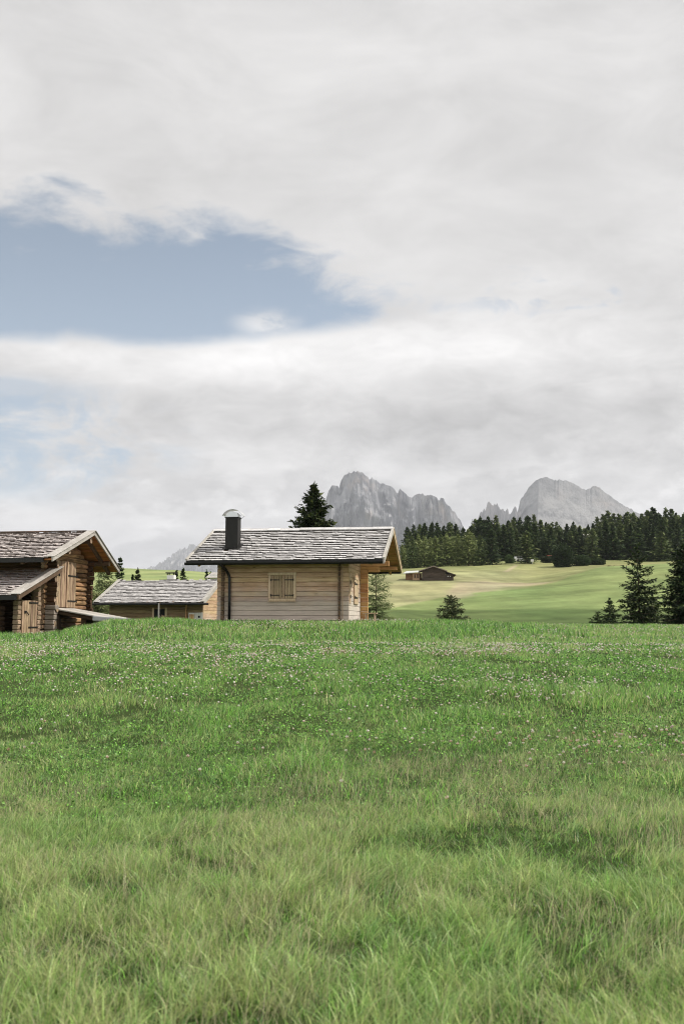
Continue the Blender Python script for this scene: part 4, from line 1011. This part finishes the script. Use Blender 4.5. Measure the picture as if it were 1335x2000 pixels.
g = on_ground(1282, 262); blob_bush('low_hedge', 'long low thicket before the right part of the wood', g, 5.6, 1.4, .85, 3600, .34, (.02, .04, .014), (.06, .08, .028), 46)
p = at(318, 1190, 58.8); zg = gz(p.x, 58.8); blob_bush('potted_shrub', 'reddish leafed shrub against the dark doorway of the low cabin', (p.x, 58.8, zg), .38, .3, .85, 420, .13, (.22, .10, .06), (.40, .26, .20), 47, 'shrub')
p = at(379, 1200, 58.6); zg = gz(p.x, 58.6); blob_bush('flowering_shrub', 'small dark shrub with pale blossoms before the white cabin door', (p.x, 58.6, zg), .40, .3, .36, 260, .11, (.05, .07, .03), (.34, .28, .22), 48, 'shrub')

# the wood behind: each tree is an object; meshes are shared between copies
def forest_mesh(nm, h, r, seed, mat, **kw):
    v, q, c, limb, tr = spruce_data(h, r, seed, **kw)
    t = trunk_mb(h, tr * 1.1); tv = np.array(t.v); b = len(v)
    tq = np.array([f for f in t.f if len(f) == 4]) + b
    allq = np.concatenate([q, tq]); mi = np.concatenate([np.zeros(len(q), int), np.ones(len(tq), int)])
    return mesh_np(nm, np.concatenate([v, tv]), quads=allq, cols=np.concatenate([c, np.full((len(tv), 3), .06)]), mats=[mat, TRUNK], midx=mi)
FS = dict(gap=.62, per=7, spray=.42, card=(.62, .21), droop=.30, irregular=.22)
DARKS = [forest_mesh('spruce_tree', 12, 2.5 + .3 * k, 60 + k, SPRUCE, shape=.68 + .08 * k, c1=(.020, .036, .016), c2=(.055, .080, .032), tip=(.085, .11, .045), **FS) for k in range(4)]
MIDS = [forest_mesh('spruce_tree', 12, 2.6 + .3 * k, 70 + k, SPRUCE, shape=.66 + .08 * k, c1=(.048, .072, .030), c2=(.125, .155, .062), tip=(.19, .21, .09), **FS) for k in range(3)]
LARCHES = [forest_mesh('larch_tree', 12, 2.7 + .3 * k, 80 + k, LARCH, shape=.58 + .07 * k, c1=(.09, .115, .045), c2=(.22, .245, .10), tip=(.28, .30, .14), base=.10, **{**FS, 'droop': .15}) for k in range(4)]
TOPS = [(770, 1068), (785, 1058), (797, 1036), (815, 1031), (830, 1028), (850, 1022), (865, 1026), (880, 1022), (900, 1030), (915, 1028), (925, 1026), (940, 1015), (955, 1010), (975, 1011), (990, 1012), (1008, 1014), (1024, 1018), (1038, 1011), (1055, 1018), (1070, 1024), (1090, 1020), (1110, 1020), (1130, 1024), (1150, 1021), (1165, 1018), (1185, 1007), (1200, 1006), (1215, 1004), (1240, 1000), (1262, 1001), (1280, 998), (1300, 999), (1318, 1003), (1335, 1008), (1380, 1000), (1450, 1000)]
def forest():
    rg = random.Random(31)
    def place(mesh, u, d, vtop, wide=1.0, label='', group='', name='spruce_tree'):
        g = on_ground(u, d); h = at(u, vtop, d).z - g.z
        if h < 2: return
        s = h / 12
        o = link(name, mesh, None, (g.x, d, g.z - .15), rg.random() * 6.28, (s * wide, s * wide, s)); tag(o, label, 'tree', group)
    top = lambda u: float(np.interp(u, [t[0] for t in TOPS], [t[1] for t in TOPS]))
    # back rows, dark
    for d, du, low in ((330, 11, 1), (312, 12, 5), (292, 13, 10)):
        u = 796 + rg.uniform(0, 6)
        while u < 1400:
            if u < 960: lab, grp = 'dark spruce in the back row behind the larches left of the wood', 'dark spruces behind the larch row'
            elif u < 1160: lab, grp = 'dark spruce in the middle of the wood under the rock peaks', 'dark spruces in the middle of the wood'
            else: lab, grp = 'tall dark spruce in the right part of the wood', 'tall spruces in the right part of the wood'
            v = top(u) - 9 + low + rg.uniform(-3, 13) * (1 if rg.random() < .75 else 1.6)
            msh = rg.choice(DARKS if rg.random() < ((.6 if u < 1170 else .4) if u > 960 else .85) else MIDS)
            if not (1085 < u < 1165 and d > 320):
                place(msh, u, d, v, rg.uniform(.85, 1.15), lab, grp)
            u += du * rg.uniform(.75, 1.3)
    # pale sunlit larches seen through the middle of the wood
    u = 1080
    while u < 1180:
        place(rg.choice(LARCHES), u, 352, 1026 + rg.uniform(-2, 6), 1.1, 'sunlit larch top showing behind the middle of the wood', 'sunlit larch tops behind the wood', 'larch_tree'); u += rg.uniform(7, 11)
    # the larch row at the left, in front
    for u, v, d in ((786, 1062, 252), (796, 1052, 256), (806, 1048, 250), (818, 1043, 258), (829, 1047, 251), (841, 1050, 255), (851, 1046, 249), (862, 1043, 256), (873, 1041, 250), (884, 1047, 257), (895, 1043, 251), (905, 1046, 256), (916, 1034, 250), (926, 1045, 257), (938, 1044, 248), (947, 1052, 254)):
        lt = rg.random() < .72
        place(rg.choice(LARCHES if lt else MIDS), u, d, v, rg.uniform(.9, 1.1), 'light green larch in the front row behind the distant barn' if lt else 'mid green spruce among the larches behind the distant barn', 'larches in the front row behind the barn' if lt else 'spruces among the front larches', 'larch_tree' if lt else 'spruce_tree')
    place(DARKS[0], 962, 249, 1033, 1.25, 'broad dark spruce at the right end of the larch row', 'end of row spruce')
    place(MIDS[0], 1031, 249, 1036, 1.45, 'mid green conical spruce standing before the wood by the white car', 'spruce by the car')
    place(MIDS[1], 1296, 262, 1036, 1.45, 'broad conical spruce standing before the right part of the wood', 'broad spruce at right')
    # front row of the right wood
    u = 1046
    while u < 1390:
        if not (1085 < u < 1150):
            place(rg.choice(DARKS + MIDS), u, 276 + rg.uniform(-5, 5), top(u) + rg.uniform(6, 32), rg.uniform(1, 1.3), 'lower dark spruce in the front row of the right wood', 'front spruces of the right wood')
        u += rg.uniform(12, 19)
    for u in np.arange(974, 1085, 12.5):
        if not 1005 < u < 1020: place(rg.choice(DARKS), u, 268, top(u) + rg.uniform(12, 34), 1.15, 'dark spruce in the front row right of the larches', 'front spruces beside the larches')
    for u in np.arange(1085, 1165, 11):
        place(rg.choice(DARKS + MIDS), u, 283, top(u) + rg.uniform(8, 28), 1.15, 'dark spruce behind the round crowned tree', 'spruces behind the round tree')
forest()

# parked cars and cottages glimpsed at the edge of the wood
def build_car(u, d, label, paint, rz):
    g = on_ground(u, d); r = empty('parked_car', label, 'car', (g.x, d, g.z), rz)
    m = MB(); m.prism([(-2.1, -.85, .35), (2.1, -.85, .35), (2.12, -.85, .75), (1.2, -.85, .92), (-2.0, -.85, .95), (-2.15, -.85, .7)], (0, 1.7, 0)); m.prism([(-1.9, -.72, .95), (1.05, -.72, .92), (.45, -.72, 1.45), (-1.6, -.72, 1.48)], (0, 1.44, 0))
    m.build('body', paint, r, bevel=.06, seg=2)
    for y in (-.735, .725):
        m = MB(); m.prism([(-1.6, y, .98), (.85, y, .97), (.4, y, 1.38), (-1.45, y, 1.40)], (0, .01, 0)); m.build('side_window', GLASS, r)
    for x in (-1.3, 1.35):
        for y in (-.88, .70):
            m = MB(); m.tube([(x, y, .32), (x, y + .18, .32)], .32, 16); m.build('wheel', BLACKM, r)
CARW = plain('white_car_paint', (.75, .75, .74), .25, 0, .04, 2, .5)
CARR = plain('red_car_paint', (.35, .07, .03), .3, 0, .04, 2, .5)
build_car(1019, 257, 'white parked car half hidden by the conical spruce at the wood edge', CARW, .3)
build_car(1083, 262, 'red parked car behind the round crowned tree', CARR, .1)
def cottage(u, d, v, w, label, roofc):
    g = on_ground(u, d); r = empty('cottage', label, 'cottage', (g.x, d, g.z), .25)
    z = at(u, v, d).z - g.z
    m = MB(); m.box(-w / 2, w / 2, 0, 4, -.5, z - .5); m.build('wall', WHITEP, r)
    m = MB(); slab(m, -w / 2 - .4, w / 2 + .4, -.5, z - .8, 2, z + .3, .08); slab(m, -w / 2 - .4, w / 2 + .4, 4.5, z - .8, 2, z + .3, .08); m.build('roof', roofc, r)
    m = MB(); m.box(-.5, .5, -.03, -.005, 0.9, max(1.5, z - 1.2)); m.build('window', GLASS, r)
cottage(1178, 290, 1066, 3.0, 'small white walled cottage between the dark trees of the right wood', W_GREYX)
cottage(1160, 300, 1044, 3.6, 'grey roofed cottage deep between the trees above the rounded bush', W_GREYX)
m = MB(); m.box(-.35, .35, -.03, .03, .55, 1.15); m.box(-.04, .04, .032, .08, -.2, 1.1); o = m.build('small_sign', WHITEP, None, bevel=.01); g = on_ground(1041, 246); o.location = g
tag(o, 'tiny white sign on a post right of the conical spruce', 'sign')

# ------------------------------------------------------------------ grass, clover and flowers
def pix_v(x, y, z):
    dz = z - EYE.z; fw = y * CP + dz * SP; up = -y * SP + dz * CP
    return 1000 - F * up / fw, 667.5 + F * x / fw

SIDE = 2.6                                    # metres of meadow beyond the edge of the frame
def scatter(n, d0, d1, rg, margin=1.06):
    """n points per the framed wedge between depths d0 and d1, plus the same density on the strips beside it"""
    a = .345 * margin
    m = int(n * (1 + SIDE * (d1 - d0) / (a * (d1 * d1 - d0 * d0) / 2)))
    g = np.linspace(d0, d1, 400); cdf = a * (g * g - d0 * d0) / 2 + SIDE * (g - d0); cdf /= cdf[-1]
    d = np.interp(rg.random(m), cdf, g)
    return rg.uniform(-1, 1, m) * (a * d + SIDE), d

G_LUSH = np.array((.225, .465, .080)); G_PALE = np.array((.470, .540, .205)); G_BLUE = np.array((.240, .410, .150)); G_DRY = np.array((.55, .49, .30)); G_DEEP = np.array((.055, .140, .028))

def blades(x, y, z, h, w, bend, az, face, col, nseg, tipcol=None):
    """ribbon blades, built for many roots at once"""
    n = len(x); ts = np.linspace(0, 1, nseg + 1)
    dx, dy = np.cos(az), np.sin(az); sx, sy = np.cos(face), np.sin(face)
    V_ = np.empty((n, 2 * nseg + 1, 3), np.float32); C_ = np.empty((n, 2 * nseg + 1, 3), np.float32)
    for i, t in enumerate(ts):
        hz = h * bend * t ** 1.8; vt = h * (t - .32 * bend * t ** 2.4)
        px, py, pz = x + dx * hz, y + dy * hz, z + vt
        ww = w * (1 - t ** 1.6) * (.6 + .8 * t * (1 - t) + .2)
        cc = col if tipcol is None else col * (1 - t ** 2)[..., None] if False else (col if tipcol is None else col * (1 - t * t) + tipcol * (t * t))
        if i < nseg:
            V_[:, 2 * i] = np.stack([px - sx * ww, py - sy * ww, pz], -1); V_[:, 2 * i + 1] = np.stack([px + sx * ww, py + sy * ww, pz], -1)
            C_[:, 2 * i] = cc; C_[:, 2 * i + 1] = cc
        else:
            V_[:, 2 * i] = np.stack([px, py, pz], -1); C_[:, 2 * i] = cc
    k = 2 * nseg + 1; b = (np.arange(n) * k)[:, None]
    Q = np.concatenate([b + np.array([[2 * i, 2 * i + 1, 2 * i + 3, 2 * i + 2]]) for i in range(nseg - 1)]) if nseg > 1 else np.zeros((0, 4), int)
    T = b + np.array([[2 * nseg - 2, 2 * nseg - 1, 2 * nseg]])
    return V_.reshape(-1, 3), Q, T, C_.reshape(-1, 3)

class Stack:
    def __init__(s): s.v = []; s.q = []; s.t = []; s.c = []; s.n = 0
    def add(s, v, q, t, c):
        s.v.append(v); s.c.append(c)
        if q is not None and len(q): s.q.append(q + s.n)
        if t is not None and len(t): s.t.append(t + s.n)
        s.n += len(v)
    def build(s, name, mat, label, cat):
        me = mesh_np(name, np.concatenate(s.v), np.concatenate(s.t) if s.t else None, np.concatenate(s.q) if s.q else None, np.concatenate(s.c), [mat])
        return tag(link(name, me), label, cat, None, 'stuff')

GRASS = leafy('grass_blades', (1, 1, 1), .36, .8, .42, .45)
CLOVER = leafy('clover_leaves', (1, 1, 1), .3, .6, .6, .25)

def colour_mix(n, rg, w):
    """w: list of (colour, weight array); picks one kind per blade, with a little spread"""
    W = np.stack([np.broadcast_to(a, (n,)) for _, a in w], 1).astype(float); W /= W.sum(1, keepdims=True)
    k = (W.cumsum(1) < rg.random((n, 1))).sum(1).clip(0, len(w) - 1)
    c = np.array([c for c, _ in w])[k]
    return c * rg.uniform(.75, 1.25, (n, 1)) * rg.uniform(.94, 1.06, (n, 3))

def build_grass():
    rg = np.random.default_rng(101)
    # --- long pale grass nearest to the viewer: it grows in tufts, blades leaning outward from each
    S = Stack()
    nt_ = 36000; tx, ty = scatter(nt_, 3.0, 15.0, rg); nt_ = len(tx); pt = fbm(tx / 1.6, ty / 1.6, 3, 22); cl = fbm(tx / .5, ty / .5, 3, 21)
    keep = rg.random(nt_) < np.clip(np.interp(ty + 3.4 * (.5 - pt), [3, 8.2, 10.5, 12.5, 15], [1, 1, .45, .16, .05]), 0, 1) * np.clip(.16 + 3.0 * (cl - .36), .04, 1)
    tx, ty, pt, cl = tx[keep], ty[keep], pt[keep], cl[keep]; nt_ = len(tx)
    tall = np.clip(1 - (ty - 7.0 + 2.4 * (pt - .5)) / 3.4, .44, 1) * .68
    th_ = (.08 + .18 * rg.random(nt_) ** 1.5) * (.55 + .9 * cl) * tall + .02
    dry = np.clip((fbm(tx / 1.1, ty / 1.1, 3, 25) - .44) * 5, 0, 1.3); lush = np.clip((fbm(tx / .9, ty / .9, 3, 26) - .45) * 6, .1, 1.8)
    tcol = colour_mix(nt_, rg, [(G_PALE, .75 + .9 * dry), (G_BLUE, .75), (G_LUSH, .45 + .45 * lush), (G_DRY, .05 + .40 * dry), (G_DEEP, .40 * lush)])
    kb = 22; i = np.repeat(np.arange(nt_), kb); n = len(i)
    az0 = rg.random(n) * 6.28; rr = np.abs(rg.normal(0, .035, n)) + .004
    x = tx[i] + np.cos(az0) * rr; y = ty[i] + np.sin(az0) * rr; z = ground(x, y)
    h = th_[i] * rg.uniform(.45, 1.15, n); wind = fbm(tx / .9, ty / .9, 2, 27)[i]
    az = np.arctan2(np.sin(az0) * .8 + .15 * (wind - .5) * 8, np.cos(az0) * .8 + .35 + (wind - .5) * 3) + rg.normal(0, .4, n)
    own = colour_mix(n, rg, [(G_PALE, .6), (G_LUSH, .55), (G_BLUE, .4), (G_DRY, .24), (G_DEEP, .55)])
    c = tcol[i] * .55 + own * .45; c = c * rg.uniform(.45, 1.45, (n, 1))
    S.add(*blades(x, y, z - .01, h, (.0012 + .0016 * rg.random(n)), np.clip(rg.normal(.62, .33, n), .05, 1.35), az, rg.random(n) * 3.14, c, 4, c * .75 + G_PALE * .38))
    # low dark undergrowth between the tufts
    n = 90000; x, y = scatter(n, 3.0, 11.5, rg); n = len(x); z = ground(x, y)
    c = colour_mix(n, rg, [(G_DEEP, 1.0), (G_LUSH, .45), (G_DRY * .45, .25)])
    S.add(*blades(x, y, z - .01, rg.uniform(.03, .085, n), .0022 + .0016 * rg.random(n), np.clip(rg.normal(.7, .3, n), .1, 1.3), rg.random(n) * 6.28, rg.random(n) * 3.14, c, 2))
    S.build('long_grass', GRASS, 'long pale meadow grass in the foreground', 'grass')
    # --- seed stalks above it
    S = Stack(); n = 11000
    x, y = scatter(n, 3.4, 10.5, rg); k = fbm(x / 1.1, y / 1.1, 3, 25) > .46; x, y = x[k], y[k]; n = len(x); z = ground(x, y)
    h = rg.uniform(.16, .30, n); az = rg.normal(.4, 1.2, n); c = np.tile(G_DRY, (n, 1)) * rg.uniform(.7, 1.1, (n, 1))
    S.add(*blades(x, y, z, h, np.full(n, .0011), rg.uniform(.15, .9, n), az, rg.random(n) * 3.14, c, 4))
    S.build('seed_stalks', GRASS, 'dry seed stalks standing above the foreground grass', 'grass')
    # --- short lush grass and clover, middle distance
    S = Stack()
    n = 330000
    x, y = scatter(n, 7.0, 25.5, rg); n = len(x)
    cl = fbm(x / .6, y / .6, 3, 31); pt = fbm(x / 2.4, y / 2.4, 3, 32)
    keep = rg.random(n) < np.clip(.12 + 2.2 * (cl - .32), .04, 1) * np.clip((y - 6.8) / 2.2, .15, 1)
    x, y, cl, pt = x[keep], y[keep], cl[keep], pt[keep]; n = len(x); z = ground(x, y)
    h = (.035 + .075 * rg.random(n)) * (.6 + .9 * cl) * np.interp(y, [7, 16, 25], [1.05, .9, .75])
    tuft = np.clip((fbm(x / 1.3, y / 1.0, 3, 33) - .60) * 9, 0, 1); h = h * (1 + 1.3 * tuft)
    pale = np.clip((pt - .45) * 4, 0, 1) + np.clip((y - 20) / 5, 0, .5)
    c = colour_mix(n, rg, [(G_LUSH, 1.0), (G_DEEP, .55), (G_PALE, .35 + .9 * pale), (G_BLUE, .35), (G_DRY, .14 + .22 * pale)]) * rg.uniform(.5, 1.5, (n, 1))
    wd = np.interp(y, [7, 14, 25], [.0024, .0036, .0055]) * rg.uniform(.7, 1.3, n)
    S.add(*blades(x, y, z - .005, h, wd, np.clip(rg.normal(.6, .3, n), .05, 1.2), rg.random(n) * 6.28, rg.random(n) * 3.14, c, 2))
    S.build('meadow_grass', GRASS, 'short lush grass of the middle meadow', 'grass')
    S = Stack()
    n = 300000
    x, y = scatter(n, 7.4, 25.5, rg); n = len(x); cl = fbm(x / .8, y / .8, 3, 36); pt = fbm(x / 2.0, y / 2.0, 3, 37)
    keep = rg.random(n) < np.clip(.1 + 2.2 * (cl - .38), .03, 1) * np.clip((y - 7.4) / 4.5, .03, 1); x, y, cl = x[keep], y[keep], cl[keep]; n = len(x); z = ground(x, y)
    D = np.stack([rg.normal(0, 1, n), rg.normal(0, 1, n), rg.uniform(-.1, .5, n)], 1); D /= np.linalg.norm(D, axis=1, keepdims=True)
    N_ = np.stack([rg.normal(0, .9, n), rg.normal(-.25, .9, n), np.ones(n)], 1)
    P = np.stack([x, y, z + (.02 + .07 * rg.random(n)) * (.6 + .8 * cl)], 1); sz = np.interp(y, [7, 14, 25], [.013, .018, .027]) * rg.uniform(.6, 1.4, n)
    v, q = cards(P, D, sz * 1.3, sz * .55, N_)
    c = colour_mix(n, rg, [(G_LUSH, 1.0), (G_DEEP, .9), (np.array((.22, .37, .12)), .6)]) * rg.uniform(.6, 1.2, (n, 1))
    S.add(v, q, None, np.repeat(c, 4, 0))
    S.build('clover_leaves', CLOVER, 'leafy clover cover of the middle meadow', 'clover')
    # --- the knoll in front of the cabins
    S = Stack()
    n = 330000
    x, y = scatter(n, 25.0, 60, rg); n = len(x); z0 = ground(x, y)
    den = np.where(y < 46, 1.0, .7); cl = fbm(x / 1.2, y / 1.2, 3, 41)
    bad = ((x + 5.11) * math.cos(R(8.2)) - (y - 40.9) * math.sin(R(8.2)) > 0) & ((x + 5.11) * math.cos(R(8.2)) - (y - 40.9) * math.sin(R(8.2)) < 5.4) & (y > 41.1) & (y < 47)
    keep = (rg.random(n) < den * np.clip(.3 + 1.5 * (cl - .3), .1, 1)) & ~bad
    x, y, z, cl = x[keep], y[keep], z0[keep], cl[keep]; n = len(x)
    dark = sm(27, 30, y) * sm(.30, .62, fbm(x / 3.5, y / 3.5, 3, 42)); right = sm(6, 12, x)
    h = (.05 + .10 * rg.random(n)) * (.6 + .9 * cl) * (1 + .8 * dark) * (1 - .35 * right) * (1 - .65 * sm(36, 39, y) * sm(-7, -5, x) * sm(3, 1, x))
    c = colour_mix(n, rg, [(G_LUSH, .7 + .5 * dark), (G_DEEP, .35 + .7 * dark), (G_PALE, .65 * (1 - .6 * dark) + .5 * right), (G_BLUE, .3), (G_DRY, .05 + .12 * (1 - dark))])
    S.add(*blades(x, y, z - .005, h, np.interp(y, [25, 60], [.008, .015]) * rg.uniform(.7, 1.3, n), np.clip(rg.normal(.55, .3, n), .05, 1.1), rg.random(n) * 6.28, rg.random(n) * 3.14, c, 2))
    S.build('knoll_grass', GRASS, 'grass on the low rise in front of the cabins', 'grass')
build_grass()

# clover blossoms: small round pinkish white heads on stems
ICO_V, ICO_F = None, None
def ico():
    t = (1 + 5 ** .5) / 2
    v = np.array([(-1, t, 0), (1, t, 0), (-1, -t, 0), (1, -t, 0), (0, -1, t), (0, 1, t), (0, -1, -t), (0, 1, -t), (t, 0, -1), (t, 0, 1), (-t, 0, -1), (-t, 0, 1)], float); v /= np.linalg.norm(v[0])
    f = np.array([(0, 11, 5), (0, 5, 1), (0, 1, 7), (0, 7, 10), (0, 10, 11), (1, 5, 9), (5, 11, 4), (11, 10, 2), (10, 7, 6), (7, 1, 8), (3, 9, 4), (3, 4, 2), (3, 2, 6), (3, 6, 8), (3, 8, 9), (4, 9, 5), (2, 4, 11), (6, 2, 10), (8, 6, 7), (9, 8, 1)])
    return v, f
BLOSSOM = leafy('clover_blossom', (1, 1, 1), .25, .25)

def build_flowers():
    rg = np.random.default_rng(202); iv, if_ = ico()
    n = 48000; x, y = scatter(n, 7.5, 50, rg); n = len(x)
    # flowers gather in drifts: a band along the crest of the meadow and a looser drift on the right
    drift = fbm(x / 2.6, y / 1.6, 3, 51)
    band = sm(14, 20, y) * sm(26, 23.5, y); rightd = sm(-1, 4, x) * sm(9, 11, y) * sm(20, 14, y); knoll = sm(26, 29, y) * .20
    pr = band * np.clip((drift - .36) * 3.2, 0.03, 1) * (.75 + .5 * sm(-6, 2, x)) + rightd * np.clip((drift - .45) * 3.0, 0.02, 1) * .8 + knoll * np.clip((drift - .4) * 3, 0.04, .8) + .03 * sm(8, 11, y) + .05 * band
    pr = pr * np.interp(y, [7, 25, 50], [1.6, 1.0, .5])
    k = rg.random(n) < pr; x, y = x[k], y[k]; z = ground(x, y); n = len(x)
    hh = rg.uniform(.075, .135, n) * np.interp(y, [7, 25, 50], [1, .85, 1.0]); r = rg.uniform(.011, .017, n) * np.interp(y, [8, 25, 50], [1.0, 1.25, 1.7])
    c0 = np.array((.74, .70, .63)); c1 = np.array((.68, .55, .49)); c2 = np.array((.50, .37, .26))
    w = rg.random((n, 1)); col = np.where(w < .66, c0, np.where(w < .90, c1, c2)) * rg.uniform(.8, 1.1, (n, 1))
    order = np.argsort(y); near = order[:300]; rest = order[300:]
    S = Stack(); m = len(rest)
    P = np.stack([x, y, z + hh], 1)[rest]
    V_ = (P[:, None, :] + iv[None] * r[rest][:, None, None] * np.array((1, 1, .9)))
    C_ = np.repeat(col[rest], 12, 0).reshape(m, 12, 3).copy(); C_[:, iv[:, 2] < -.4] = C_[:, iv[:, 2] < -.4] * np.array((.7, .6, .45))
    S.add(V_.reshape(-1, 3), None, ((np.arange(m) * 12)[:, None, None] + if_[None]).reshape(-1, 3), C_.reshape(-1, 3))
    o = S.build('clover_flowers', BLOSSOM, 'drifts of small whitish clover flowers over the meadow', 'flowers')
    # the nearest ones as flowers of their own: a head of many florets on a stem
    heads = []
    for k in range(5):
        nf = 60; d = rg.normal(0, 1, (nf, 3)); d /= np.linalg.norm(d, axis=1, keepdims=True)
        v, q = cards(d * .004 + np.array((0, 0, .09)), d, np.full(nf, .0085) * rg.uniform(.8, 1.25, nf), np.full(nf, .0032), rg.normal(0, 1, (nf, 3)))
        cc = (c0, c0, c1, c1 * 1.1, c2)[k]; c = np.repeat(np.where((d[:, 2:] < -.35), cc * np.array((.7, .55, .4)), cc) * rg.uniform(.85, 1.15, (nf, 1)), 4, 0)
        sv, sq, st, sc = blades(np.zeros(2), np.zeros(2), np.zeros(2) - .01, np.full(2, .097), np.full(2, .0014), np.full(2, .03), np.zeros(2), np.array((0, 1.57)), np.tile(G_LUSH, (2, 1)), 2)
        heads.append(mesh_np('clover_flower', np.concatenate([v, sv]), st + len(v), np.concatenate([q, sq + len(v)]), np.concatenate([c, sc]), [BLOSSOM]))
    for i in near:
        s = r[i] / .0115 * 1.05
        o = link('clover_flower', heads[int(rg.integers(5))], None, (x[i], y[i], z[i]), rg.random() * 6.28, (s, s, max(.7, hh[i] / .09)))
        tag(o, 'small single whitish clover flower in the nearer half of the meadow', 'flower', 'nearer clover flowers')
build_flowers()

# ------------------------------------------------------------------ haze of the mountain air
def build_haze():
    m = bpy.data.materials.new('mountain_air'); m.use_nodes = True
    N = Nodes(m.node_tree); out = N.new('ShaderNodeOutputMaterial'); v = N.new('ShaderNodeVolumePrincipled')
    v.inputs['Color'].default_value = (.88, .92, 1.0, 1); v.inputs['Density'].default_value = 6.4e-5; v.inputs['Anisotropy'].default_value = 0.0
    N.link(v.outputs[0], out.inputs['Volume'])
    b = MB(); b.box(-9000, 9000, -1500, 14200, -40, 990)
    tag(b.build('haze', m), 'thin bluish air between the meadow and the mountains', None, None, 'stuff')
build_haze()
